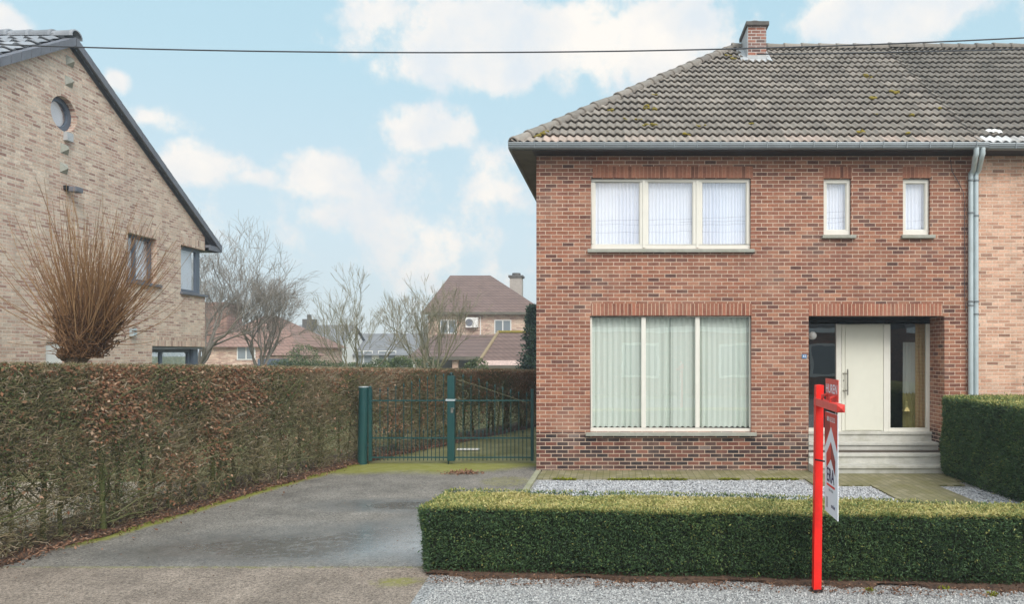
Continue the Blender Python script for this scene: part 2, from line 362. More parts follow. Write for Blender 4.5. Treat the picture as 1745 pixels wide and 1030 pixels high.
M['stone_white'] = attr_mat('white_gravel', [(0, (.15, .155, .165)), (.4, (.36, .365, .38)), (1, (.66, .66, .67))], .85, .25)
M['litter'] = attr_mat('dry_leaf_litter', [(0, (.07, .035, .022)), (.5, (.17, .085, .05)), (1, (.34, .20, .13))], .85, .15)
M['conifer'] = attr_mat('conifer_needles', [(0, (.015, .032, .02)), (1, (.05, .085, .05))], .7, .2)
M['shrub'] = attr_mat('green_shrub', [(0, (.035, .055, .02)), (.7, (.12, .16, .06)), (1, (.24, .26, .12))], .7, .2)
def tile_mat(name, stops, lichen=(.34, .33, .27)):
    m, t, b = newmat(name); a = t.new('ShaderNodeAttribute', dict(attribute_name='tint')).outputs['Fac']; p = pos(t)
    col = t.ramp(a, stops)
    k = t.rng(t.noise(p, 9, 6, .7), .3, .7, .86, 1.14)
    col = t.mix(1.0, col, t.new('ShaderNodeCombineColor', Red=k, Green=k, Blue=k).outputs[0], 'MULTIPLY')
    col = t.mix(t.rng(t.noise(p, 30, 4, .7), .58, .74, 0, .35), col, (*lichen, 1))
    col = t.mix(t.rng(t.noise(p, 1.1, 6, .7), .55, .8, 0, .22), col, (.11, .10, .075, 1))
    t.set(b.inputs['Base Color'], col); b.inputs['Roughness'].default_value = .9; b.inputs['Specular IOR Level'].default_value = .2
    bump(t, b, t.noise(p, 70, 3), .3, .004); return m
M['tile'] = tile_mat('grey_roof_tile', [(0, g((120, 113, 107))), (.5, g((137, 130, 122))), (.9, g((156, 147, 138))), (1, g((184, 164, 152)))])
M['tile_next'] = tile_mat('darker_roof_tile', [(0, g((106, 101, 95))), (.5, g((123, 117, 110))), (.96, g((138, 131, 123))), (1, g((225, 225, 225)))])
M['tile_left'] = tile_mat('slate_grey_tile', [(0, g((120, 124, 130))), (1, g((168, 172, 178)))])
def plain_tile(name, c, step=.35, slope=.75):
    m, t, b = newmat(name); p = pos(t); s = t.new('ShaderNodeSeparateXYZ', Vector=p)
    v = t.math('FRACT', t.math('DIVIDE', s.outputs[2], step*.6)); k = t.rng(v, 0, .28, .45, 1.0)
    u = t.math('SINE', t.math('MULTIPLY', t.math('ADD', s.outputs[0], s.outputs[1]), 22)); k = t.math('MULTIPLY', k, t.rng(u, -1, 1, .88, 1.08))
    k = t.math('MULTIPLY', k, t.rng(t.noise(p, 2, 6, .7), .3, .7, .8, 1.2))
    col = t.mix(1.0, (*c, 1), t.new('ShaderNodeCombineColor', Red=k, Green=k, Blue=k).outputs[0], 'MULTIPLY')
    t.set(b.inputs['Base Color'], col); b.inputs['Roughness'].default_value = .9; b.inputs['Specular IOR Level'].default_value = .15; return m
M['roof_brown'] = plain_tile('brown_tile_roof', g((122, 102, 95)))
M['roof_red'] = plain_tile('orange_tile_roof', g((150, 120, 108)))
M['roof_grey'] = plain_tile('grey_slate_roof', g((136, 136, 138)), .25)
M['roof_dark'] = plain_tile('dark_tile_roof', g((70, 66, 64)))

# ------------------------------------------------------------------ the setting: ground, road, driveway, paths
def ground_mat():
    m, t, b = newmat('ground_soil_grass'); p = pos(t)
    a = t.noise(p, 1.2, 6, .65); c = t.noise(p, 26, 5, .7)
    col = t.mix(t.rng(a, .38, .62), (*g((118, 116, 66)), 1), (*g((152, 148, 104)), 1))
    col = t.mix(t.rng(c, .35, .7, 0, .6), col, (*g((84, 74, 48)), 1))
    t.set(b.inputs['Base Color'], col); b.inputs['Roughness'].default_value = .95; bump(t, b, c, .6, .03); return m
M['ground'] = ground_mat()
tag(MB().face([(-300, -120, 0), (300, -120, 0), (300, 900, 0), (-300, 900, 0)]).build('ground', M['ground']), kind='structure')

LINE = np.array([(-6.55, 4.5), (-6.32, 6.3), (-6.1, 7.3), (-5.88, 8.72), (-5.57, 10.8), (-5.25, 12.5), (-4.97, 14.0), (-4.55, 15.2), (-2.45, 20.6), (-1.2, 23.8), (0.6, 28.0)])
def line_at(y): return np.interp(y, LINE[:,1], LINE[:,0])
LL = np.concatenate([[0], np.cumsum(np.hypot(*(LINE[1:]-LINE[:-1]).T))])
def line_s(s):
    x = np.interp(s, LL, LINE[:,0]); y = np.interp(s, LL, LINE[:,1])
    dx = np.interp(s+.05, LL, LINE[:,0])-x; dy = np.interp(s+.05, LL, LINE[:,1])-y
    n = np.hypot(dx, dy)+1e-9; return x, y, dx/n, dy/n

def asphalt_mat():
    m, t, b = newmat('asphalt_driveway'); p = pos(t)
    A = lambda n: t.new('ShaderNodeAttribute', dict(attribute_name=n)).outputs['Fac']
    wet_sheen, moss, old = A('wet_sheen'), A('moss'), A('old')
    fine = t.math('ADD', t.math('MULTIPLY', t.noise(p, 95, 2, .8), .5), t.math('MULTIPLY', t.noise(p, 38, 3, .8), .5)); med = t.noise(p, 9, 6, .7)
    c1 = t.mix(t.rng(fine, .40, .62), (*g((82, 77, 72)), 1), (*g((166, 158, 148)), 1))
    c2 = t.mix(t.rng(fine, .38, .62), (*g((80, 69, 60)), 1), (*g((182, 165, 150)), 1))
    col = t.mix(old, c1, c2)
    k = t.rng(t.noise(p, 1.6, 8, .75), .34, .66, .66, 1.2)
    col = t.mix(1.0, col, t.new('ShaderNodeCombineColor', Red=k, Green=k, Blue=k).outputs[0], 'MULTIPLY')
    wm = t.math('MULTIPLY', wet_sheen, t.rng(med, .34, .5, .45, 1), clamp=True)
    col = t.mix(t.math('MULTIPLY', wm, .45), col, (*g((112, 114, 118)), 1)); t.set(b.inputs['Coat Weight'], t.math('MULTIPLY', wm, 1.0)); b.inputs['Coat Roughness'].default_value = .16; b.inputs['Coat IOR'].default_value = 2.1  # damp patches: blue-grey sky sheen is also mixed into the base colour
    mo = t.rng(t.math('ADD', moss, t.math('MULTIPLY', t.math('SUBTRACT', t.noise(p, 14, 6, .75), .5), 1.3)), .35, .75)
    mcol = t.mix(t.rng(t.noise(p, 5, 4), .35, .65), (*g((126, 124, 40)), 1), (*g((150, 146, 88)), 1))
    mcol = t.mix(t.rng(moss, .6, 1.1), mcol, (*g((140, 142, 44)), 1))
    col = t.mix(t.math('MULTIPLY', mo, .85), col, mcol)
    # dark hairline cracks
    vor = t.new('ShaderNodeTexVoronoi', dict(feature='DISTANCE_TO_EDGE'), Scale=.55); wv = t.new('ShaderNodeVectorMath', dict(operation='ADD'), i0=p, i1=t.noise(p, 3, 5, .7, 1)); t.l.new(wv.outputs[0], vor.inputs['Vector'])
    cr = t.math('MULTIPLY', t.rng(vor.outputs['Distance'], .0, .006, 1, 0), t.rng(t.noise(p, .8, 3), .5, .6))
    col = t.mix(t.math('MULTIPLY', cr, .55), col, (.03, .03, .03, 1))
    t.set(b.inputs['Base Color'], col)
    t.set(b.inputs['Roughness'], t.rng(wm, 0, 1, .85, .13)); t.set(b.inputs['Specular IOR Level'], t.rng(wm, 0, 1, .3, .9))
    bump(t, b, t.math('MULTIPLY', fine, t.rng(wm, 0, 1, 1.0, .04)), .5, .006); return m
M['asphalt'] = asphalt_mat()
JOINT = 7.19
def drive_sheet():
    st = .045; xs = np.arange(-7.2, -1.30, st); ys = np.arange(3.2, 14.15, st)
    X, Y = np.meshgrid(xs, ys); nx, ny = len(xs), len(ys)
    X = X.ravel(); Y = Y.ravel(); Pn = np.stack([X, Y, 0*X], 1)
    dl = X-line_at(Y)-.10
    right = np.where(Y < 7.9, -1.62, -1.43); dr = right-X
    n1 = vnoise(Pn, 1.3, 3.); n2 = vnoise(Pn, 4.1, 9.)
    old = (Y < JOINT).astype(float)
    moss = np.clip(1.25-np.abs(dl-.0)*4.6+n1*.25+n2*.2, 0, 1.15)*np.clip((Y-7.6)*1.5, 0, 1)
    moss = np.maximum(moss, np.clip((Y-12.3)*.85+n1*.3-np.clip((X+3.0)*.30, 0, .6), 0, .82))
    moss = np.maximum(moss, np.clip(1.0-np.abs(Y-JOINT)*15, 0, 1)*(.72+.2*n1))
    moss = np.maximum(moss, np.clip(.8-np.hypot((X+2.0)/.55, (Y-6.75)/.3)+n2*.2, 0, .65))
    moss = np.maximum(moss, np.clip(.9-np.hypot((X+1.9)/.7, (Y-12.0)/.8)+n1*.3, 0, .5))
    moss = np.maximum(moss, np.clip(.9-np.abs(dr-.02)*14, 0, 1)*(Y < 7.0))
    e = lambda cx, cy, rx, ry: np.clip(1.35-np.hypot((X-cx)/rx, (Y-cy)/ry)+n1*.22+n2*.12, 0, 1)
    wet_sheen = np.maximum.reduce([e(-2.35, 8.35, 1.5, .95), e(-3.5, 7.9, 1.8, .62), e(-2.9, 10.1, 1.2, .42), e(-4.6, 7.8, 1.0, .5)*.8, e(-2.2, 9.1, .5, .5)])
    wet_sheen *= (Y > JOINT+.02); wet_sheen *= np.clip((dl-.3)*1.6, 0, 1)
    z = np.full_like(X, .008)+.004*n1*0
    i = np.arange(ny-1)[:,None]*nx; j = np.arange(nx-1)[None,:]
    Fq = np.stack([i+j, i+j+1, i+nx+j+1, i+nx+j], -1).reshape(-1, 4)
    c = Fq.mean(1)*0; cx = X[Fq].mean(1); cy = Y[Fq].mean(1)
    keep = (cx > line_at(cy)-.05) & (cx < np.where(cy < 7.9, -1.55, -1.40)) & (cy < 14.05)
    o = npmesh('driveway', np.stack([X, Y, z], 1), Fq[keep], M['asphalt'], None, dict(wet_sheen=wet_sheen, moss=moss, old=old))
    tag(o, kind='structure')
drive_sheet()
# street in front (mostly behind the camera)
M['road'] = simple('road_asphalt', g((96, 94, 90)), .85, var=.15, scale=30)
tag(MB().face([(-60, -8, .012), (60, -8, .012), (60, 2.2, .012), (-60, 2.2, .012)]).build('road', M['road']), kind='structure')
M['walk'] = simple('pavement_concrete', g((150, 146, 136)), .85, var=.12, scale=20)
tag(MB().box(-60, 60, 2.2, 3.19, 0, .02).build('pavement', M['walk']), kind='structure')
# soil under the beech hedge
def soil_strip():
    m, t, b = newmat('hedge_soil'); p = pos(t); n = t.noise(p, 18, 6, .75)
    t.set(b.inputs['Base Color'], t.mix(t.rng(n, .35, .65), (*g((58, 44, 36)), 1), (*g((104, 80, 64)), 1))); b.inputs['Roughness'].default_value = .95
    bump(t, b, n, .8, .03); M['soil'] = m
    ss = np.linspace(0, LL[-1], 120); x, y, dx, dy = line_s(ss); V = []; 
    for k, (off, z) in enumerate([(.07, .012), (.0, .035), (-.5, .05), (-1.0, .03), (-1.25, -.01)]):
        w = .05*np.sin(ss*5.1)+.04*np.sin(ss*11.3+k)
        V.append(np.stack([x+dy*(off+(w if k == 0 else 0)), y-dx*(off+(w if k == 0 else 0)), np.full_like(x, z)], 1))
    V = np.concatenate(V); n_ = len(ss); Fq = [(k*n_+i, k*n_+i+1, (k+1)*n_+i+1, (k+1)*n_+i) for k in range(4) for i in range(n_-1)]
    tag(npmesh('soil', V, Fq, m, None, smooth=True), kind='structure')
soil_strip()
# mossy paved apron and path (structure), laid in herringbone-like pavers
def paver_mat():
    m, t, b = newmat('mossy_pavers'); p = pos(t)
    br = t.new('ShaderNodeTexBrick', dict(offset=.5), Vector=t.new('ShaderNodeMapping', Vector=p, Rotation=(0, 0, R(90))).outputs[0], Color1=(0,0,0), Color2=(1,1,1), Mortar=(0,0,0), Scale=1.0)
    br.inputs['Brick Width'].default_value = .22; br.inputs['Row Height'].default_value = .11; br.inputs['Mortar Size'].default_value = .005
    col = t.ramp(br.outputs[0], [(0, g((126, 120, 92))), (1, g((152, 144, 116)))])
    col = t.mix(t.rng(t.noise(p, 2.5, 6, .7), .4, .65, 0, .75), col, (*g((118, 114, 66)), 1))
    col = t.mix(br.outputs[1], col, (*g((92, 90, 52)), 1))
    t.set(b.inputs['Base Color'], col); b.inputs['Roughness'].default_value = .8; bump(t, b, t.math('SUBTRACT', 1.0, br.outputs[1]), .4, .004); return m
M['paver'] = paver_mat()
ap = MB()
ap.box(-1.30, 3.10, 12.16, 12.998, 0, .035); ap.box(3.10, 5.45, 11.55, 12.65, 0, .035); ap.box(3.10, 3.378, 12.65, 12.998, 0, .035); ap.box(5.45, 5.79, 11.9, 12.65, 0, .035)
ap.box(3.98, 5.0, 7.2, 11.55, 0, .035)
tag(ap.build('path', M['paver']), kind='structure')
# gravel bases
m, t, b = newmat('gravel_base'); p = pos(t)
vo = t.new('ShaderNodeTexVoronoi', Scale=75.0); t.l.new(p, vo.inputs['Vector']); k = t.new('ShaderNodeSeparateColor', Color=vo.outputs['Color']).outputs[0]
t.set(b.inputs['Base Color'], t.ramp(k, [(0, (.10, .10, .10)), (.5, (.32, .31, .31)), (1, (.55, .54, .52))])); b.inputs['Roughness'].default_value = .9; bump(t, b, vo.outputs['Distance'], .8, .01)
M['gravel'] = m
tag(MB().face([(-1.55, 3.19, .014), (14, 3.19, .014), (14, 7.0, .014), (-1.75, 7.0, .014)]).build('gravel_verge', M['gravel']), kind='structure')
tag(MB().face([(-1.33, 7.4, .012), (3.98, 7.4, .012), (3.98, 12.16, .012), (-1.33, 12.16, .012)]).face([(5.0, 7.0, .012), (5.9, 7.0, .012), (5.9, 12.6, .012), (5.0, 12.6, .012)]).build('gravel_bed', M['gravel']), kind='structure')

def stones(name, pts, size, mat, zb):
    """irregular little stones: squashed octahedra"""
    n = len(pts); base = np.array([(1,0,0),(0,1,0),(-1,0,0),(0,-1,0),(0,0,.8),(0,0,-.8)], float)
    a = rng.uniform(0, 6.28, n); s = size*rng.uniform(.55, 1.35, n)
    j = rng.uniform(.65, 1.25, (n, 6, 3)); B = base[None]*j
    ca, sa = np.cos(a)[:,None], np.sin(a)[:,None]
    tx = rng.uniform(-.7, .7, n)[:,None]
    Xr = B[:,:,0]*ca-B[:,:,1]*sa; Yr = B[:,:,0]*sa+B[:,:,1]*ca; Zr = B[:,:,2]*.75+Xr*tx*.5
    V = np.stack([Xr*s[:,None]+pts[:,0:1], Yr*s[:,None]+pts[:,1:2], Zr*s[:,None]+zb+s[:,None]*.35], -1).reshape(-1, 3)
    f = np.array([(0,1,4),(1,2,4),(2,3,4),(3,0,4),(1,0,5),(2,1,5),(3,2,5),(0,3,5)])
    Fq = (np.arange(n)[:,None,None]*6+f[None]).reshape(-1, 3)
    tint = np.repeat(np.clip(rng.normal(.55, .27, n), 0, 1), 6)
    return npmesh(name, V, Fq, mat, None, dict(tint=tint))
n = 42000
x = rng.uniform(-1.62, 4.6, n); y = rng.uniform(5.9, 7.0, n)
k = x > -1.60+np.maximum(0, rng.normal(0, .06, n))
tag(stones('gravel', np.stack([x[k], y[k]], 1), .0095, M['stone'], .012), 'loose grey gravel strip in front of the clipped hedge', 'gravel', kind='stuff')
n = 26000
x = rng.uniform(-1.25, 3.95, n); y = rng.uniform(9.6, 12.0, n)+rng.normal(0, .03, n)
k = ~((x > 3.02) & (y > 11.50))
x2 = rng.uniform(5.04, 5.7, 3000); y2 = rng.uniform(9.8, 11.4, 3000)
tag(stones('white_gravel', np.stack([np.concatenate([x[k], x2]), np.concatenate([y[k], y2])], 1), .016, M['stone_white'], .012), 'white gravel bed between the clipped hedge and the brick facade', 'gravel', kind='stuff')
# edging kerb beside the driveway
kb = MB(); yk = 8.0
while yk < 12.95:
    kb.box(-1.405, -1.315, yk, min(yk+.98, 12.96), -.02, .05); yk += .99
tag(kb.build('edging_kerb', M['concrete'], bevel=.006), 'pale mossy concrete edging between the driveway and the white gravel', 'kerb')
# moss line on the apron lip
def flecks(n, xr, yr, z, L, mat, name, label, cat, tint=(0, 1), flat=.35, f=None):
    x = rng.uniform(*xr, n); y = rng.uniform(*yr, n)
    if f is not None: x, y = f(x, y)
    n = len(x)
    d = rng.normal(size=(n, 3)); d[:,2] *= flat; nr = unit(np.array([0, 0, 1.0])+rng.normal(size=(n, 3))*flat)
    V, Fq = leaf_quads(np.stack([x, y, z+rng.uniform(0, .015, n)], 1), d, L*rng.uniform(.6, 1.3, n), L*.6*rng.uniform(.6, 1.2, n), nr)
    return tag(npmesh(name, V, Fq, mat, None, dict(tint=np.repeat(rng.uniform(*tint, n), 4))), label, cat, kind='stuff')
M['moss'] = attr_mat('moss', [(0, (.12, .13, .012)), (1, (.30, .32, .03))], .95, .05)
flecks(9000, (-1.25, 3.1), (12.10, 12.17), .02, .03, M['moss'], 'moss', 'bright moss growing along the lip of the paved strip', 'moss', f=lambda x, y: (x[np.sin(x*3)+np.sin(x*7.3+1) > -.3], y[np.sin(x*3)+np.sin(x*7.3+1) > -.3]))
xs_ = np.linspace(-1.78, 5.2, 90); fy0 = 6.93-(xs_+1.84)*.078
edge = fy0-.05-.05*np.sin(xs_*4.3)-.04*np.sin(xs_*9.1+1)-.03*np.sin(xs_*23)
V_ = np.concatenate([np.stack([xs_, edge, np.full_like(xs_, .016)], 1), np.stack([xs_, fy0-.03, np.full_like(xs_, .045)], 1), np.stack([xs_, fy0+.7, np.full_like(xs_, .05)], 1)])
tag(npmesh('hedge_soil', V_, [(k*90+i, k*90+i+1, (k+1)*90+i+1, (k+1)*90+i) for k in range(2) for i in range(89)], M['soil'], None, smooth=True), kind='structure')
for (px_, py_, lab_) in ((1482, 1011, 'tiny green weed in the gravel just right of the red post'), (1606, 1008, 'small green weed in the gravel below the hedge, further from the post'), (1692, 1019, 'leafy green weed tuft in the gravel at the right edge')):
    D_ = E*F/(py_-PY); c_ = P(px_, py_, D_); n_ = 70
    V_, F_ = leaf_quads(np.array([c_.x, c_.y, .02])+rng.normal(0, .022, (n_, 3))*np.array([1, 1, .2]), rng.normal(size=(n_, 3))*.7+np.array([0, 0, .6]), rng.uniform(.015, .035, n_), rng.uniform(.008, .016, n_))
    tag(npmesh('weed', V_, F_, M['shrub'] if False else M['moss'], None, dict(tint=np.repeat(rng.uniform(0, 1, n_), 4))), lab_, 'weed')
# leaf litter along the hedge base + small heap
def lf(x, y):
    s = rng.uniform(1.2, 14, len(x)); lx, ly, dx, dy = line_s(s); o = rng.exponential(.10, len(x)); k = rng.random(len(x)) < .8
    o = np.where(k, .02-rng.uniform(-.16, .5, len(x)), o*.9+.08); return lx+dy*o, ly-dx*o
flecks(9000, (0, 1), (0, 1), .035, .04, M['litter'], 'leaf_litter', 'brown dry leaves lying along the foot of the beech hedge', 'dry leaves', f=lf, flat=.5)
def heap(x, y): return -2.66+rng.normal(0, .15, len(x)), 12.85+rng.normal(0, .10, len(x))
flecks(380, (0, 1), (0, 1), .015, .05, M['litter'], 'leaf_heap', 'small patch of brown leaves on the asphalt before the gate', 'dry leaves', tint=(.4, 1), f=heap, flat=.5)
def scat(x, y):
    k = x > line_at(y)+.2; return x[k], y[k]
flecks(220, (-6.4, -1.6), (6.3, 13.6), .010, .022, M['litter'], 'fallen_leaves', 'few small leaf scraps scattered on the grey driveway', 'dry leaves', f=scat, flat=.2)
flecks(2200, (-1.7, 4.2), (6.62, 6.95), .03, .028, M['litter'], 'hedge_litter', 'dead brown leaves at the foot of the clipped front hedge', 'dry leaves', f=lambda x, y: (x, y-(x+1.7)*.078), flat=.4)

# ------------------------------------------------------------------ wall builder
def wall(mb, outline, holes, mapf, th, mi=0, rev=None):
    loops = [[Vector((u, v, 0)) for u, v in outline]]+[[Vector((u, v, 0)) for u, v in h] for h in holes]
    tris = tessellate_polygon(loops); flat = [p for l in loops for p in l]
    for w in (0, th):
        mb.add([mapf(p.x, p.y, w) for p in flat], [tuple(tr) if w == 0 else tuple(tr)[::-1] for tr in tris], mi)
    for l in loops:
        n = len(l)
        for i in range(n):
            a, b_ = l[i], l[(i+1) % n]
            mb.face([mapf(a.x, a.y, 0), mapf(b_.x, b_.y, 0), mapf(b_.x, b_.y, th), mapf(a.x, a.y, th)], mi)
    return mb
def rect(x0, x1, z0, z1): return [(x0, z0), (x1, z0), (x1, z1), (x0, z1)]
FY = 13.0; SC = F/FY
def fx(x): return (x-PX)/SC
def fz(y): return E-(y-PY)/SC
ROOF0 = (12.63, 5.66)           # depth and height of the front eave
PITCH = math.atan2(3.46, 4.45); HALF = 4.45; XE = -1.79; RZ = 9.12; RY = 12.63+HALF
WT = 5.57                        # wall top

house = thing('brick_house', 'red brick house with cream windows, cream front door and hipped grey tile roof', 'house', (2.4, 13, 0))
X0, X1 = fx(914), fx(1664)
W_UP = (fx(1007), fx(1279.5), fz(425), fz(303.5))
W_LO = (fx(1005.5), fx(1280.5), fz(737), fz(538.5))
W_S1 = (fx(1403.6), fx(1450.6), fz(401), fz(303.8)); W_S2 = (fx(1538.7), fx(1585), fz(401), fz(303.8))
EN = (fx(1378), fx(1609.5), -.05, fz(539))
holes = [rect(*W_UP), rect(*W_LO), rect(*W_S1), rect(*W_S2)]
outline = [(X0, -.05), (EN[0], -.05), (EN[0], EN[3]), (EN[1], EN[3]), (EN[1], -.05), (X1, -.05), (X1, WT), (X0, WT)]
w = MB(); wall(w, outline, holes, lambda u, v, d: (u, FY+d, v), .12)
# side wall, back wall
w.box(X0, X0+.2, FY+.121, 21.5, -.05, WT); w.box(X0+.2, X1, 21.3, 21.5, -.05, WT)
# entrance recess: brick cheeks
w.box(EN[0]-.12, EN[0], FY+.121, FY+.72, -.05, EN[3]); w.box(EN[1], EN[1]+.12, FY+.121, FY+.72, -.05, EN[3])
w.build('wall', M['brick'], house)
MB().box(EN[0]-.1, EN[1]+.1, FY+.121, FY+.75, EN[3], EN[3]+.05).build('porch_ceiling', M['black'], house)
MB().box(EN[0]+.002, EN[1]-.002, FY+.60, FY+.64, fz(539)-.115, fz(539)-.002).build('transom_board', M['black'], house)
# room shell so that the inside is dark
rm = MB(); rm.box(X0+.2, X1-.05, FY+1.9, FY+1.95, 0, WT-.05); rm.box(X0+.2, X1-.05, FY+.76, FY+1.9, 3.0, 3.1)
rm.box(fx(1330), fx(1330)+.08, FY+.125, FY+1.9, 0, WT-.05); rm.box(X0+.2, X1-.05, FY+.125, FY+1.9, .3, .36)
rm.build('inner_walls', M['interior'], house)
# soldier courses
def soldier(x0, x1, z0, z1, mat, y=FY): MB().box(x0, x1, y-.004, y+.05, z0, z1).build('brick_lintel', mat, house)
def soldier_m(z0, low): return M['soldier_low'] if low else M['soldier_top']
soldier(fx(1007), fx(1281), fz(537.8), fz(517.8), M['soldier_low']); soldier(fx(1378.5), fx(1606), fz(538.6), fz(518.2), M['soldier_low'])
soldier(fx(1010), fx(1283), fz(303), fz(283.6), M['soldier_top']); soldier(fx(1403), fx(1452), fz(303.2), fz(284.2), M['soldier_top']); soldier(fx(1538), fx(1586), fz(303.2), fz(284.2), M['soldier_top'])
# sills
def sill(parent, x0, x1, z0, z1, y=FY, d=.07, mat=None): return MB().box(x0, x1, y-d, y+.08, z0, z1).build('sill', mat or M['sill'], parent, bevel=.005)

def window(parent, x0, x1, z0, z1, panes, y, name='window', fmat=None, gmat=None, sash=.05, depth=.07):
    """frame bars around a list of panes (px0, px1, pz0, pz1); returns the frame object"""
    fm = fmat or M['cream']; mb = MB()
    px = sorted(panes)
    zs0 = px[0][2]; zs1 = px[0][3]
    mb.box(x0, x1, y, y+depth, zs1, z1); mb.box(x0, x1, y, y+depth, z0, zs0)
    edges = [x0]+[e for p_ in px for e in (p_[0], p_[1])]+[x1]
    for i in range(0, len(edges), 2): mb.box(edges[i], edges[i+1], y, y+depth, zs0, zs1)
    fr = mb.build(name, fm, parent, bevel=.006)
    for (a, b_, c, d) in px:
        if sash:
            # a thin inner step of the sash round the glass
            s = MB(); q = .012
            s.box(a-.002, b_+.002, y+.022, y+.05, d-q, d+.002); s.box(a-.002, b_+.002, y+.022, y+.05, c-.002, c+q)
            s.box(a-.002, a+q, y+.022, y+.05, c+q, d-q); s.box(b_-q, b_+.002, y+.022, y+.05, c+q, d-q)
            s.build('glazing_bead', fm, fr)
        MB().face([(a-.001, y+.036, c-.001), (b_+.001, y+.036, c-.001), (b_+.001, y+.036, d+.001), (a-.001, y+.036, d+.001)]).build('pane', gmat or M['glass'], fr)
    return fr
WY = FY+.055
def dpx(x, y=WY): return (x-PX)/F*y
def dpz(yy, y=WY): return E-(yy-PY)/F*y
up = window(house, W_UP[0]+.004, W_UP[1]-.004, W_UP[2], W_UP[3]-.004, [(dpx(a), dpx(b_), dpz(417), dpz(310)) for a, b_ in ((1013.8, 1090.5), (1104, 1181), (1196, 1272.4))], WY)
for cx in (1097.2, 1188.5): MB().box(dpx(cx)-.022, dpx(cx)+.022, WY-.016, WY-.001, W_UP[2]+.03, W_UP[3]-.03).build('mullion_cover', M['cream'], up, bevel=.004)
sill(up, fx(1001.5), fx(1285), fz(430.8), fz(425.2))
lo = window(house, W_LO[0]+.004, W_LO[1]-.004, W_LO[2], W_LO[3]-.004, [(dpx(a), dpx(b_), dpz(730), dpz(540.5)) for a, b_ in ((1009, 1093), (1100.6, 1185), (1192.4, 1277.4))], WY, sash=0)
sill(lo, fx(998.5), fx(1288), fz(743), fz(737.4), d=.09)
for wv, (pa, pb) in ((W_S1, (1408.3, 1442.3)), (W_S2, (1543, 1576.9))):
    o = window(house, wv[0]+.004, wv[1]-.004, wv[2], wv[3]-.004, [(dpx(pa), dpx(pb), dpz(392.5), dpz(312))], WY)
    sill(o, wv[0]-.035, wv[1]+.07, fz(406.8), fz(401.2))
# front door element
DY = FY+.60
def ex(x): return (x-PX)/F*DY
def ez(y): return E-(y-PY)/F*DY
TZ0, TZ1 = ez(736.3), ez(549)
sl = window(house, EN[0]+.003, ex(1428), TZ0, TZ1, [(EN[0]+.10, ex(1425), ez(730), ez(551.5))], DY, name='sidelight', gmat=M['glass_dark'], sash=0)
sr = window(house, ex(1514), EN[1]-.003, TZ0, TZ1, [(ex(1517.5), ex(1578.6), ez(730), ez(551.8))], DY, name='sidelight', gmat=M['glass_dark'], sash=0)
df = MB(); df.box(ex(1428)+.001, ex(1514)-.001, DY, DY+.07, ez(553), TZ1); df.box(ex(1428)+.001, ex(1434), DY, DY+.07, TZ0, ez(553)); df.box(ex(1506), ex(1514)-.001, DY, DY+.07, TZ0, ez(553))
dr = MB(); dr.box(ex(1434.6), ex(1505.4), DY+.004, DY+.06, TZ0+.012, ez(553.6))
door = dr.build('front_door', M['door'], house, bevel=.004)
df.build('door_frame', M['cream'], door, bevel=.004)
dp = MB(); dp.box(ex(1440.5), ex(1502.5), DY-.008, DY+.003, TZ0+.03, ez(557)); dp.build('door_panel', M['door'], door, bevel=.003)
ha = MB(); ha.tube([(ex(1442.5), DY-.07, ez(673.5)), (ex(1442.5), DY-.07, ez(629.5))], .014, 10)
for yy in (637, 666): ha.tube([(ex(1442.5), DY-.07, ez(yy)), (ex(1436.5), DY+.002, ez(yy))], .009, 8)
ha.build('handle', M['steel'], door)
MB().tube([(ex(1437.5), DY-.004, ez(649)), (ex(1437.5), DY+.01, ez(649))], .012, 10).build('lock', M['steel'], door)
# steps: four risers, the top slab is the threshold
rz = .1648
for i, y0 in enumerate((12.66, 12.94, 13.22, 13.50)):
    x0, x1 = (EN[0]+.002, EN[1]-.002) if y0 > 12.99 else (EN[0]-.004, 5.80)
    s = MB(); y1 = (12.94, 13.22, 13.50, DY+.02)[i]
    if y0 < 13 < y1:
        s.box(EN[0]-.004, 5.80, y0+.03, FY-.002, -.02, rz*(i+1)-.05); s.box(EN[0]+.002, EN[1]-.002, FY-.001, y1+.03, -.02, rz*(i+1)-.05)
        s2 = MB().box(EN[0]-.008, 5.82, y0, FY-.002, rz*(i+1)-.048, rz*(i+1)); s2.box(EN[0]+.002, EN[1]-.002, FY-.001, y1+.028, rz*(i+1)-.048, rz*(i+1))
    else:
        s.box(x0, x1, y0+.03, y1+.03, -.02, rz*(i+1)-.05)
        s2 = MB().box(x0, x1, y0, y1+.028, rz*(i+1)-.048, rz*(i+1))
    st = s.build('step', M['step'], house); s2.build('tread', M['step'], st, bevel=.006)
# globe lamp on the left cheek of the porch
lamp = MB(); lc = P(1384.5, 572.5, FY+.30); 
lb = MB().box(EN[0]+.001, EN[0]+.02, lc.y-.05, lc.y+.05, lc.z-.13, lc.z-.03).tube([(EN[0]+.01, lc.y, lc.z-.08), (lc.x, lc.y, lc.z-.085)], .012, 8).build('porch_lamp', M['black'], house)
m, t, b = newmat('lamp_globe'); b.inputs['Base Color'].default_value = (.62, .62, .60, 1); b.inputs['Roughness'].default_value = .12; b.inputs['Transmission Weight'].default_value = .35; b.inputs['Alpha'].default_value = .75
MB().sphere(lc, .075, 16, 12).build('lamp_globe', m, lb)
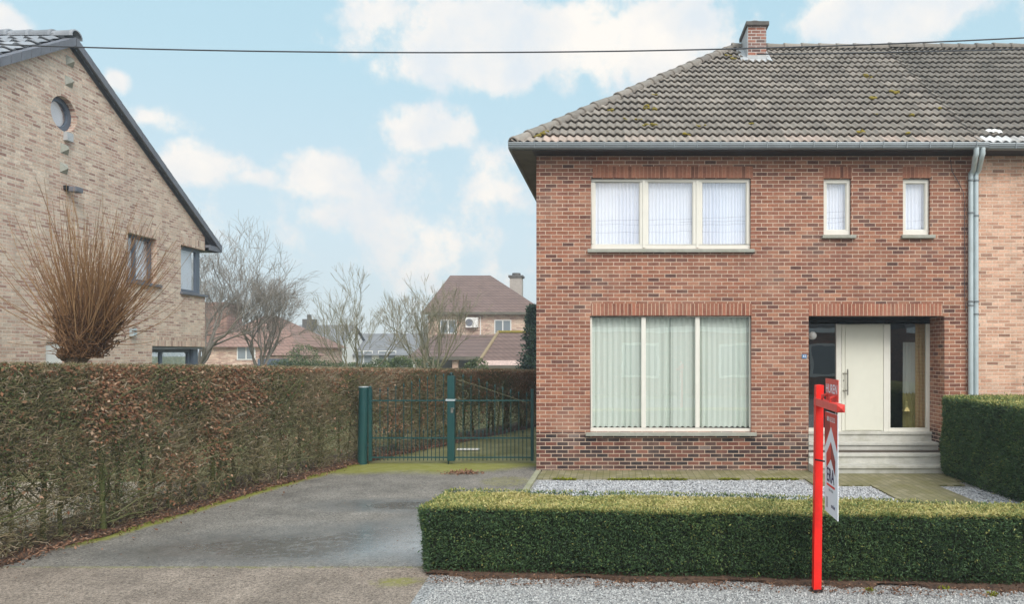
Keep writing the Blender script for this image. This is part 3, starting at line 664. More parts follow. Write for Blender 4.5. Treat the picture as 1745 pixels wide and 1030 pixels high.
# house number
np_ = MB().box(fx(1366.5), fx(1374.5), FY-.010, FY-.001, fz(611.5), fz(604.3)).build('house_number_plate', M['blue'], house)
def text(s, size, mapf, mat, parent, name='lettering', th=.002, sx=1.0):
    cu = bpy.data.curves.new('t', 'FONT'); cu.body = s; cu.size = size; cu.align_x = 'CENTER'; cu.align_y = 'CENTER'; cu.extrude = th; cu.resolution_u = 3; cu.offset = size*.012
    tmp = bpy.data.objects.new('t', cu); COL.objects.link(tmp); bpy.context.view_layer.update()
    me = bpy.data.meshes.new_from_object(tmp.evaluated_get(bpy.context.evaluated_depsgraph_get())); bpy.data.objects.remove(tmp)
    off = root_of(parent)
    for v in me.vertices: v.co = Vector(mapf(v.co.x*sx, v.co.y, v.co.z))-off
    me.name = name; me.materials.clear(); return link(name, me, mat, parent)
text('41', .062, lambda u, v, w: (fx(1370.5)+u, FY-.012-w, fz(607.9)+v), M['white'], np_)
# dangling cable on the facade
fc = [(1618, 272), (1621, 292), (1632, 312), (1640, 328), (1642.5, 350), (1642, 400), (1643, 450), (1642, 500), (1644, 530)]
MB().tube([(fx(a), FY-.03, fz(b_)) for a, b_ in fc], .006, 6).build('facade_cable', M['cable'], house)
# soffit, fascia, gutter
GY = 12.63
MB().box(XE+.35, X1, GY+.03, FY-.002, WT-.0, WT+.03).build('front_soffit', M['black'], house)  # black colour stands in for the shade under the front eave
sf = MB(); sf.box(XE+.02, XE+.349, GY+.03, FY-.002, WT, WT+.03); sf.box(XE+.02, X0-.002, FY-.002, 21.8, WT-.0, WT+.03)
sf.box(XE, XE+.02, GY+.03, 21.8, WT-.01, WT+.10); sf.build('soffit', M['soffit'], house)
def gutter(x0, x1, name, parent, zt=5.685, capl=True):
    prof = [(0, 0), (-.004, -.02), (.004, -.026), (.004, -.05), (.016, -.056), (.018, -.078), (.03, -.098), (.05, -.106), (.115, -.106), (.115, -.004), (.108, -.004), (.108, -.096), (.05, -.096), (.026, -.07), (.012, -.04), (.010, -.004)]
    mb = MB(); mb.prism([(p_[0], p_[1]) for p_ in prof], x0, x1, lambda u, v, w_: (w_, GY-.085+u, zt+v))
    o = mb.build(name, M['zinc'], parent)
    x = x0+.45
    while x < x1:
        MB().box(x-.012, x+.012, GY-.092, GY-.03, zt-.004, zt+.010).box(x-.006, x+.006, GY-.093, GY-.086, zt-.10, zt-.0045).build('gutter_bracket', M['zinc'], o); x += .395
    return o
gutter(XE-.045, X1, 'gutter', house)
gl = MB(); gl.prism([(0, 0), (0, -.10), (.09, -.11), (.09, 0)], GY+.031, 21.8, lambda u, v, w_: (XE-.045+.045-u*.5, w_, 5.685+v)); gl.build('side_gutter', M['zinc'], house)
# roof tiles as real courses
def tile_roof(name, mat, parent, org, udir, sdir, ulen, slen, planes, gauge=.322, wave=.1385, amp=.019, step=.042, first_tint=None, seed=1, back=True):
    r = np.random.default_rng(seed); udir = np.array(udir, float); sdir = np.array(sdir, float); nrm = np.cross(udir, sdir); nrm /= np.linalg.norm(nrm)
    if nrm[2] < 0: nrm = -nrm
    K = 8; nu = int(ulen/wave*K)+1; u = np.arange(nu)*wave/K; ph = (np.arange(nu) % K)/K
    prof = np.where(ph < .62, np.cos(np.pi*ph/.62), -np.cos(np.pi*(ph-.62)/.38))*amp
    nr = int(math.ceil(slen/gauge)); Vs, Fs, T = [], [], []; off = 0
    for j in range(nr):
        s0 = j*gauge; s1 = min(s0+gauge+.01, slen+.02)
        tid = (np.arange(nu)//(K*2)); rt = np.clip(r.normal(.5, .17, tid.max()+2), .02, .9)[tid]
        if first_tint is not None and j == 0: rt = np.clip(first_tint+r.normal(0, .04, tid.max()+2), 0, 1)[tid]
        jt = (r.normal(0, .0025, tid.max()+2))[tid]; js = (r.normal(0, .005, tid.max()+2))[tid]
        rows = [(s0+.045, -.006), (s0, step), (s0+.10, step*.72), (s1, .0)]
        for k, (s, h) in enumerate(rows):
            ds = js if k < 3 else 0
            Vs.append(np.array(org)+udir*u[:,None]+sdir*(s+ds*np.ones(nu))[:,None]+nrm*(prof+h+(jt if k else 0)+amp)[:,None]); T.append(rt)
        i = np.arange(nu-1)
        for k in range(3): Fs.append(np.stack([off+k*nu+i, off+k*nu+i+1, off+(k+1)*nu+i+1, off+(k+1)*nu+i], 1))
        off += 4*nu
    V = np.concatenate(Vs); Fq = np.concatenate(Fs)
    keep = np.ones(len(Fq), bool); C = V[Fq].mean(1)
    for (pc, pn) in planes: keep &= ((C-np.array(pc))@np.array(pn)) <= 0.0
    o = npmesh(name, V, Fq[keep], mat, parent, dict(tint=np.concatenate(T)), smooth=False)
    return o
cp, sp = math.cos(PITCH), math.sin(PITCH)
XS = XE+HALF                       # ridge start
hipn = Vector((-1, 1, 0)).normalized()
XB = 6.22
RL = HALF/cp
roof = tile_roof('roof', M['tile'], house, (XE, GY-.02, 5.66), (1,0,0), (0,cp,sp), XB-XE+.07, RL+.02, [((XE, GY, 0), (-hipn.x*-1*-1, hipn.y, 0)) if False else ((XE, GY, 0), (-.7071, .7071, 0))], first_tint=.93)
tile_roof('roof_side', M['tile'], roof, (XE-.02, 21.53, 5.66), (0,-1,0), (cp,0,sp), 21.53-GY, RL, [((XE, GY, 0), (.7071, -.7071, 0)), ((XE, 21.53, 0), (.7071, .7071, 0))], seed=4)
# roof back slope and underlay
ub = MB(); d_ = .03
ub.face([(XE, GY, 5.64), (X1, GY, 5.64), (X1, RY, RZ-.05), (XS, RY, RZ-.05)]); ub.face([(XE, GY, 5.64), (XS, RY, RZ-.05), (XE, 21.53, 5.64)])
ub.face([(XE, 21.53, 5.64), (XS, RY, RZ-.05), (X1, RY, RZ-.05), (X1, 21.53, 5.64)]); ub.build('roof_underlay', M['dkstone'], roof)
def ridge_tiles(p0, p1, name, parent, mat, L=.40, r0=.115, seed=0):
    rr = random.Random(seed); p0 = Vector(p0); p1 = Vector(p1); d = (p1-p0); n = int(d.length/L); d.normalize(); a = d.cross(Vector((0, 0, 1))).normalized(); b_ = a.cross(d)
    V, Fq, T = [], [], []
    for i in range(n+1):
        q0 = p0+d*(i*L-.0); q1 = q0+d*(L+.05); rA, rB = r0*1.15, r0*.92
        off = len(V); tt = min(1, max(0, rr.gauss(.45, .15))); tilt = rr.gauss(0, .006)
        rings = [(q0, rA*.80), (q0, rA), (q0+d*.06, rA), (q0+d*.065, rA*.94), (q1, rB)]
        for (q, r_) in rings:
            for k in range(9):
                an = math.pi*(k/8)*1.16-math.pi*.08
                V.append(q+a*math.cos(an)*r_+b_*(math.sin(an)*r_*.85+tilt)); T.append(tt)
        for k2 in range(len(rings)-1):
            for k in range(8): Fq.append((off+k2*9+k, off+k2*9+k+1, off+(k2+1)*9+k+1, off+(k2+1)*9+k))
    return npmesh(name, [tuple(v) for v in V], Fq, mat, parent, dict(tint=T), smooth=False)
ridge_tiles((XE+.03, GY+.03, 5.70), (XS, RY, RZ+.02), 'hip_tiles', roof, M['tile'], L=.36, seed=2)
ridge_tiles((XS, RY, RZ+.03), (XB, RY, RZ+.03), 'ridge_tiles', roof, M['tile'], seed=3)
# moss clumps on the tiles
mc = MB(); rr = random.Random(5)
for (px, py) in [(1103,184),(1099,186),(1116,189),(1064,206),(1090,206),(1196,216),(1172,231),(1101,215),(1115,215),(1112,163),(925,231),(915,233),(931,226),(1242,96),(1251,102),(1474,131),(1478,133),(1522,158),(1528,159),(1487,169),(1470,227),(1549,230),(1555,198),(1603,186),(1493,196),(1280,213),(1040,190)]:
    # point on the roof plane under that sight line
    dx, dz = (px-PX)/F, (PY-py)/F; kk = sp/cp; D = (5.72-E-kk*GY)/(dz-kk) if abs(dz-kk) > 1e-6 else 15
    p_ = Vector((dx*D, D, E+dz*D+.02)); r_ = rr.uniform(.025, .05)
    for _ in range(4): mc.sphere(p_+Vector((rr.gauss(0, .03), rr.gauss(0, .01), rr.gauss(0, .012))), r_*rr.uniform(.5, 1), 7, 5, sc=(1.3, 1, .7))
M['moss_roof'] = simple('roof_moss', g((132, 118, 48)), .95, var=.4, scale=20)
tag(mc.build('roof_moss', M['moss_roof'], roof), kind='stuff')
# chimney
CX0, CX1, CY0, CY1 = 2.907, 3.305, 16.28, 17.10
M['brick_chim'] = brick_mat('chimney_brick', [(0, g((84, 58, 54))), (.4, g((122, 82, 72))), (1, g((160, 104, 84)))], g((206, 200, 194)), ms=.008, xo=.02, dirt=.2)
ch = MB().box(CX0, CX1, CY0, CY1, 8.2, 9.31).build('chimney', M['brick_chim'], roof)
MB().box(CX0-.012, CX0-.001, CY0+.004, CY1, 8.3, 9.31).build('chimney_render', M['flash'], ch)
MB().box(CX0-.055, CX1+.055, CY0-.06, CY1+.06, 9.311, 9.40).build('chimney_cap', M['dkstone'], ch, bevel=.012)
MB().tube([(3.10, 16.62, 9.40), (3.10, 16.62, 9.50)], .07, 12).tube([(3.10, 16.62, 9.50), (3.10, 16.62, 9.53), (3.10, 16.62, 9.565)], [.115, .135, .04], 14).build('chimney_cowl', M['dkstone'], ch)
fl = MB(); fl.face([(CX0-.09, CY0-.10, 8.500-.03), (CX1+.09, CY0-.10, 8.500-.03), (CX1+.05, CY0-.006, 8.585), (CX0-.05, CY0-.006, 8.585)])
fl.face([(CX0-.02, CY0-.008, 8.56), (CX1+.02, CY0-.008, 8.56), (CX1+.02, CY0-.008, 8.66), (CX0-.02, CY0-.008, 8.66)])
fl.face([(CX0-.16, CY0-.12, 8.49), (CX0-.016, CY0-.1, 8.54), (CX0-.016, CY1, 9.22), (CX0-.16, CY1, 9.18)]); fl.face([(CX1+.12, CY0-.12, 8.49), (CX1+.004, CY0-.1, 8.54), (CX1+.004, CY1, 9.22), (CX1+.12, CY1, 9.18)])
fl.build('flashing', M['flash'], ch)
# downpipes
def pipe(xt, xb, name, parent, zb, r=.041):
    mb = MB(); yt = GY-.03
    mb.tube([(xt, yt, 5.60), (xt, yt, 5.50), (xt-.01, yt+.02, 5.44), (xb+.03, FY-.10, 5.30), (xb, FY-.06, 5.23), (xb, FY-.06, 5.16)], r, 14)
    mb.tube([(xb, FY-.06, 5.20), (xb, FY-.06, zb)], r-.002, 14); o = mb.build(name, M['zinc_lt'], parent)
    for z in (5.12, 4.55 if xb < 6.25 else 4.5, 3.0, 2.93 if xb < 6.25 else 2.78): MB().tube([(xb, FY-.06, z-.014), (xb, FY-.06, z+.014)], r+.008, 14).box(xb-.015, xb+.015, FY-.058, FY-.002, z-.012, z+.012).build('pipe_clamp', M['zinc'], o)
pipe(fx(1662)*.972, fx(1651.5), 'downpipe', house, .3, r=.046)

# ------------------------------------------------------------------ curtains
def curtain(x0, x1, y, z0, z1, mat, label, fold=.075, amp=.018, group=None, seed=0, wob=.45):
    r = np.random.default_rng(seed); n = max(8, int((x1-x0)/fold*7)); u = np.linspace(0, 1, n); nz = 7; vv = np.linspace(0, 1, nz)
    ph = np.cumsum(1+.45*r.normal(size=n).cumsum()/np.sqrt(n)*wob+.0)/7*2*np.pi
    V = []
    for v in vv:
        am = .45+.9*np.abs(np.sin(u*7.3+seed)+.6*np.sin(u*19+2*seed)); yy = np.sin(ph+.12*v*np.sin(u*9))*amp*am*(.75+.5*v)+.3*amp*np.sin(ph*2.3+2)
        V.append(np.stack([x0+(x1-x0)*u, y+yy, z1+(z0-z1)*v+.0*u+(.012*np.sin(ph) if v == 1 else 0)], 1))
    V = np.concatenate(V); Fq = [(j*n+i, j*n+i+1, (j+1)*n+i+1, (j+1)*n+i) for j in range(nz-1) for i in range(n-1)]
    o = npmesh('curtain', V, Fq, mat, None, smooth=True); tag(o, label, 'curtain', group); return o
CYD = FY+.17
curtain(W_LO[0]-.03, dpx(1142), CYD, W_LO[2]+.075, W_LO[3]+.05, M['curtain_low'], 'pale green pleated curtain behind the left half of the ground floor window', .10, .016, 'ground floor curtains', 1)
curtain(dpx(1143.3), W_LO[1]+.05, CYD, W_LO[2]+.075, W_LO[3]+.05, M['curtain_low'], 'pale green pleated curtain behind the right half of the ground floor window', .10, .016, 'ground floor curtains', 2)
curtain(W_UP[0]-.03, W_UP[1]+.05, CYD, W_UP[2]-.05, W_UP[3]+.05, M['curtain_up'], 'white sheer curtain across the wide three pane upstairs window', .062, .016, None, 3)
curtain(W_S1[0]-.03, W_S1[1]+.03, CYD, W_S1[2]-.05, W_S1[3]+.05, M['curtain_up'], 'white sheer curtain in the small upstairs window nearer the wide window', .05, .012, 'small window curtains', 4)
curtain(W_S2[0]-.03, W_S2[1]+.03, CYD, W_S2[2]-.05, W_S2[3]+.05, M['curtain_up'], 'white sheer curtain in the small upstairs window nearer the downpipes', .05, .012, 'small window curtains', 5)
YC = DY+.13
curtain((1560-PX)/F*YC, (1590-PX)/F*YC, YC, .55, 2.75, M['curtain_tan'], 'long tan curtain behind the glass beside the front door', .07, .02, None, 6)
curtain((1541-PX)/F*(YC-.02), (1563-PX)/F*(YC-.02), YC+.04, 1.35, 2.3, M['curtain_white'], 'white lace curtain strip beside the tan curtain at the door', .05, .012, None, 7)
curtain((1541-PX)/F*(YC-.02), (1562-PX)/F*(YC-.02), YC+.05, .55, 1.36, M['cedar'], 'gold drape gathered below the tassel behind the door glass', .05, .015, None, 8)
tp = P(1544, 690, DY+.085)
ta = thing('curtain_tassel', 'golden rope tassel hanging behind the glass beside the door', 'tassel', (tp.x, tp.y, tp.z-.12))
MB().tube([(tp.x, tp.y, tp.z+.14), (tp.x, tp.y, tp.z+.06)], .008, 6).build('cord', M['cedar'], ta)
MB().tube([(tp.x, tp.y, tp.z+.06), (tp.x, tp.y, tp.z+.03), (tp.x, tp.y, tp.z), (tp.x, tp.y, tp.z-.12)], [.025, .04, .035, .075], 12).build('fringe', M['cedar'], ta)

# ------------------------------------------------------------------ neighbour house on the right
nb = thing('terraced_house', 'adjoining pale orange brick house with darker tiles at the right edge', 'house', (11, 13, 0))
X2 = 15.6
w = MB(); wall(w, rect(X1+.002, X2, -.05, WT), [rect(8.4, 11.0, .9, 2.75), rect(8.4, 11.0, 3.95, 5.1)], lambda u, v, d: (u, FY+d, v), .12); w.box(X2-.2, X2, FY+.121, 21.5, -.05, WT); w.box(X1+.002, X2-.2, 21.3, 21.5, -.05, WT)
w.build('wall', M['brick_next'], nb)
for z0, z1 in ((.9, 2.75), (3.95, 5.1)):
    window(nb, 8.404, 10.996, z0, z1, [(8.48, 9.66, z0+.08, z1-.08), (9.74, 10.92, z0+.08, z1-.08)], WY)
MB().box(X1+.002, X2+.38, GY+.03, FY-.002, WT, WT+.03).build('soffit', M['black'], nb)
gutter(X1+.002, X2+.4, 'gutter', nb, zt=5.675)
nroof = tile_roof('roof', M['tile_next'], nb, (XB-.01, GY-.02, 5.652), (1,0,0), (0,cp,sp), X2+.38-XB, RL+.02, [((X2+.38, GY, 0), (.7071, .7071, 0))], seed=9, first_tint=.99)
ub = MB(); ub.face([(X1+.002, GY, 5.64), (X2+.38, GY, 5.64), (X2+.38-HALF, RY, RZ-.05), (X1+.002, RY, RZ-.05)]); ub.face([(X1+.002, RY, RZ-.05), (X2+.38-HALF, RY, RZ-.05), (X2+.38, 21.53, 5.64), (X1+.002, 21.53, 5.64)]); ub.face([(X2+.38, GY, 5.64), (X2+.38, 21.53, 5.64), (X2+.38-HALF, RY, RZ-.05)])
ub.build('roof_underlay', M['dkstone'], nroof)
ridge_tiles((XB+.05, RY, RZ+.03), (X2+.38-HALF, RY, RZ+.03), 'ridge_tiles', nroof, M['tile_next'], seed=8)
ridge_tiles((X2+.36, GY+.03, 5.70), (X2+.38-HALF, RY, RZ+.02), 'hip_tiles', nroof, M['tile_next'], L=.36, seed=12)
# three repaired white tiles
wt = MB()
for (px, py) in ((1688, 227), (1698, 227), (1706, 229)):
    dx, dz = (px-PX)/F, (PY-py)/F; kk = sp/cp; D = (5.72-E-kk*GY)/(dz-kk); q = Vector((dx*D, D, E+dz*D))
    wt.add([q+Vector((a*.06+(.02 if b_ else 0), b_*.13*cp, b_*.13*sp+.012+.02*(1-abs(a)))) for b_ in (0, 1) for a in (-1, 0, 1)], [(0,1,4,3), (1,2,5,4)])
wt.build('pale_tiles', M['white_paint'], nroof)
pipe(fx(1673)*.972, fx(1660.5), 'downpipe', nb, .3, r=.043)

# ------------------------------------------------------------------ gabled house on the left
GX = -10.57
lh = thing('gabled_house', 'beige brick gabled house on the left with round attic window', 'house', (-15, 14.3, 0))
AY, AZ = 14.28, 8.02; SL = .622
def gz(y): return AZ-abs(y-AY)*SL
def gy(x): return GX*F/(x-PX)
Y1 = 19.0; Y0 = AY-(Y1-AY); EZ = gz(Y1)
cz = E+(PY-194)/F*gy(108); cy_ = gy(108.5)
circ = [(cy_+.33*math.cos(a), cz+.33*math.sin(a)) for a in [2*math.pi*i/28 for i in range(28)]]
cw = (gy(308.3), Y1, 3.60, 4.74)           # corner window upstairs
cd_ = (gy(259.3), Y1, 0, 2.26)             # glazed corner on the ground floor
mw = (gy(217.6), gy(267), 3.68, 4.72)
sw = (gy(78), gy(110), 1.3, 2.30)
out = [(Y0, -.05), (cd_[0], -.05), (cd_[0], cd_[3]), (Y1, cd_[3]), (Y1, cw[2]), (cw[0], cw[2]), (cw[0], cw[3]), (Y1, cw[3]), (Y1, EZ), (AY, AZ), (Y0, EZ)]
w = MB(); wall(w, out, [circ, rect(*mw), rect(*sw)], lambda u, v, d: (GX-d, u, v), .22)
w.box(GX-9, GX-.221, Y1-.22, Y1, cd_[3], cw[2]); w.box(GX-9, GX-.221, Y1-.22, Y1, cw[3], EZ-.02); w.box(GX-9, GX-2.2, Y1-.22, Y1, -.05, cd_[3]-.002); w.box(GX-9, GX-1.6, Y1-.22, Y1, cw[2]+.002, cw[3]-.002)
w.box(GX-9, GX-.221, Y0, Y0+.2, -.05, EZ-.02); w.box(GX-9, GX-8.8, Y0+.2, Y1-.22, -.05, EZ)
w.build('wall', M['brick_left'], lh)
iw = MB(); iw.box(GX-2.4, GX-2.35, Y0+.3, Y1-.3, 0, 7); iw.box(GX-2.3, GX-.25, Y0+.3, Y1-.3, 2.6, 2.7); iw.box(GX-2.3, GX-.25, Y0+.3, Y1-.3, 5.2, 5.25); iw.box(GX-2.3, GX-.25, 17.3, 17.35, 2.7, 5.2)
iw.build('inner_walls', M['interior'], lh)
def side_sold(y0, y1, z0): MB().box(GX-.03, GX+.004, y0, y1, z0+.003, z0+.21).build('brick_lintel', M['brick_left_sold'], lh)
side_sold(mw[0]-.02, mw[1]+.12, mw[3]); side_sold(cw[0]-.0, Y1-.001, cw[3]); side_sold(cd_[0], Y1-.001, cd_[3]); side_sold(sw[0]-.02, sw[1]+.02, sw[3])
def side_window(y0, y1, z0, z1, x, fw, mull=(), name='window', th=.06, parent=lh):
    mb = MB(); mb.box(x-th, x, y0, y1, z1-fw, z1); mb.box(x-th, x, y0, y1, z0, z0+fw)
    ed = [y0, y0+fw]; 
    for q in mull: ed += [q-fw/2, q+fw/2]
    ed += [y1-fw, y1]
    for i in range(0, len(ed), 2): mb.box(x-th, x, ed[i], ed[i+1], z0+fw, z1-fw)
    fr = mb.build(name, M['anth'], parent, bevel=.004)
    for i in range(1, len(ed)-1, 2): MB().face([(x-.03, ed[i], z0+fw), (x-.03, ed[i+1], z0+fw), (x-.03, ed[i+1], z1-fw), (x-.03, ed[i], z1-fw)]).build('pane', M['glass'] if z0 > 3 else M['glass_dark'], fr)
    return fr
f1 = side_window(mw[0], mw[1], mw[2], mw[3], GX-.12, .07, mull=(mw[0]+.42,))
MB().box(GX-.12, GX+.06, mw[0]-.04, mw[1]+.12, mw[2]-.06, mw[2]).build('sill', M['slate'], f1)
f2 = side_window(cw[0]+.002, Y1-.16, cw[2], cw[3]-.002, GX-.10, .08)
MB().box(GX-.16, GX-.10, Y1-.159, Y1-.06, cw[2], cw[3]-.002).build('corner_post', M['anth'], f2)
MB().box(GX-.22, GX+.06, cw[0]-.04, Y1+.05, cw[2]-.06, cw[2]-.002).build('sill', M['slate'], f2)
f3 = side_window(cd_[0]+.002, Y1-.35, .02, cd_[3]-.06, GX-.18, .08, mull=(gy(288),))
MB().box(GX-.30, GX-.10, Y1-.34, Y1-.14, .02, cd_[3]-.06).build('corner_post', M['anth'], f3); MB().box(GX-.20, GX-.05, cd_[0]+.003, Y1-.02, cd_[3]-.058, cd_[3]-.003).build('lintel_plate', M['zinc'], f3)
MB().box(GX-.09, GX-.04, sw[0]+.003, sw[1]-.003, sw[2], sw[3]-.01).build('roller_shutter', M['white_paint'], lh)
curt = MB(); curt.box(GX-.23, GX-.222, mw[0]-.1, mw[1], mw[2], mw[3]); tag(curt.build('blind', M['curtain_grey']), 'grey blind behind the upper window of the left house, beside the willow', 'blind')
curt = MB(); curt.box(GX-.25, GX-.20, cw[0]+.01, Y1-.25, cw[2]+.02, cw[3]); tag(curt.build('blind', M['curtain_grey']), 'grey blind behind the corner window of the left house', 'blind')
# round window
rw = MB()
def ring(mb, r0, r1, x0, x1, mi=0, n=32):
    for i in range(n):
        a, b_ = 2*math.pi*i/n, 2*math.pi*(i+1)/n; q = lambda r_, an, x: (x, cy_+r_*math.cos(an), cz+r_*math.sin(an))
        mb.face([q(r0, a, x1), q(r1, a, x1), q(r1, b_, x1), q(r0, b_, x1)]); mb.face([q(r0, a, x0), q(r0, a, x1), q(r0, b_, x1), q(r0, b_, x0)]); mb.face([q(r1, a, x1), q(r1, a, x0), q(r1, b_, x0), q(r1, b_, x1)])
ring(rw, .235, .33, GX-.16, GX-.10); ro = rw.build('round_window', M['anth'], lh)
MB().add([(GX-.13, cy_+.24*math.cos(2*math.pi*i/24), cz+.24*math.sin(2*math.pi*i/24)) for i in range(24)], [tuple(range(24))]).build('pane', M['glass'], ro)
MB().add([(GX-.20, cy_+.3*math.cos(2*math.pi*i/24), cz+.3*math.sin(2*math.pi*i/24)) for i in range(24)], [tuple(range(24))]).build('blind', M['curtain_grey'], ro)
rb = MB()
for i in range(36):
    a = 2*math.pi*(i+.5)/36; Mx = Matrix.Translation((GX, cy_, cz)) @ Matrix.Rotation(a, 4, 'X'); rb.box(-.03, .005, .332, .44, -.024, .024, M=Mx)
rb.build('brick_surround', M['brick_left'], ro)
# stone studs below and above the round window
def stud(x, y, r_=.095):
    yy = gy(x); z = E-(y-PY)/F*yy; mb = MB(); c = (GX+.10, yy, z)
    q = [(GX+.001, yy-r_, z-r_), (GX+.001, yy+r_, z-r_), (GX+.001, yy+r_, z+r_), (GX+.001, yy-r_, z+r_)]
    mb.add(q+[c], [(0,1,4), (1,2,4), (2,3,4), (3,0,4)]); mb.build('stone_stud', M['sill'], lh)
for sx_, sy_ in ((118.5, 104.5), (117, 139), (109.5, 254), (108, 287)): stud(sx_, sy_)
MB().box(GX+.001, GX+.08, gy(113)-.08, gy(113)+.08, cz-.50, cz-.34).build('stone_block', M['flash'], ro)
fy_ = gy(114); fz_ = E-(322-PY)/F*fy_
fo = MB().box(GX+.001, GX+.08, fy_-.10, fy_+.04, fz_-.03, fz_+.05); fo.build('floodlight', M['black'], lh, bevel=.01); MB().box(GX+.06, GX+.22, fy_-.06, fy_+.14, fz_-.06, fz_+.04).build('floodlight_head', M['slate'], lh, bevel=.02)
fy_ = gy(223); fz_ = E-(567-PY)/F*fy_; MB().box(GX+.001, GX+.10, fy_-.06, fy_+.06, fz_-.09, fz_+.09).build('wall_light', M['zinc_lt'], lh, bevel=.01)
# roof of the left house
sc_, ss_ = math.cos(math.atan(SL)), math.sin(math.atan(SL)); XV = GX+.14
def slab(ya, yb):                     # ya eave, yb ridge
    mb = MB(); za, zb_ = gz(ya), gz(yb); n_ = Vector((0, za-zb_, 0)); up_ = .16
    mb.add([(x, y, z+h) for x in (GX-9.2, XV-.16) for (y, z) in ((ya, za), (yb, zb_)) for h in (.02, up_)], [(0,1,3,2),(4,6,7,5),(0,4,5,1),(2,3,7,6),(0,2,6,4),(1,5,7,3)])
    return mb
EY = .55
lr = slab(Y1+EY, AY).build('roof', M['slate'], lh); slab(Y0-EY, AY).build('roof_deck', M['slate'], lr)
tile_roof('roof_tiles', M['tile_left'], lr, (GX-9.2, Y0-EY, gz(Y0-EY)+.17), (1,0,0), (0,sc_,ss_), 9.2-.02, (AY-Y0+EY)/sc_, [], wave=.28, amp=.03, gauge=.34, seed=21)
def verge(ya, yb):
    mb = MB(); n = 24
    for i in range(n):
        t0, t1 = i/n, (i+1)/n-.002; a, b_ = ya+(yb-ya)*t0, ya+(yb-ya)*t1; za, zb_ = gz(a), gz(b_)
        for (x0, x1, h0, h1) in ((XV-.16, XV-.021, .161, .185), (XV-.02, XV+.012, .03, .187)):
            mb.add([(x, y, z+h) for x in (x0, x1) for (y, z, hh) in ((a, za, .008), (b_, zb_, 0)) for h in (h0, h1+hh)], [(0,1,3,2),(4,6,7,5),(0,4,5,1),(2,3,7,6),(0,2,6,4),(1,5,7,3)])
    return mb.build('verge_tiles', M['slate'], lr)
verge(Y1+EY, AY); verge(Y0-EY, AY)
ridge_tiles((XV+.02, AY, AZ+.20), (GX-9.2, AY, AZ+.20), 'ridge_tiles', lr, M['tile_left'], L=.42, r0=.13, seed=31)
MB().box(GX-9.2, GX+.10, Y1+.001, Y1+EY, EZ-.33, EZ-.27).build('soffit', M['slate'], lr)
MB().box(GX-.02, GX+.135, Y1+.001, Y1+EY, EZ-.33, EZ-.20).build('eave_box', M['slate'], lr)

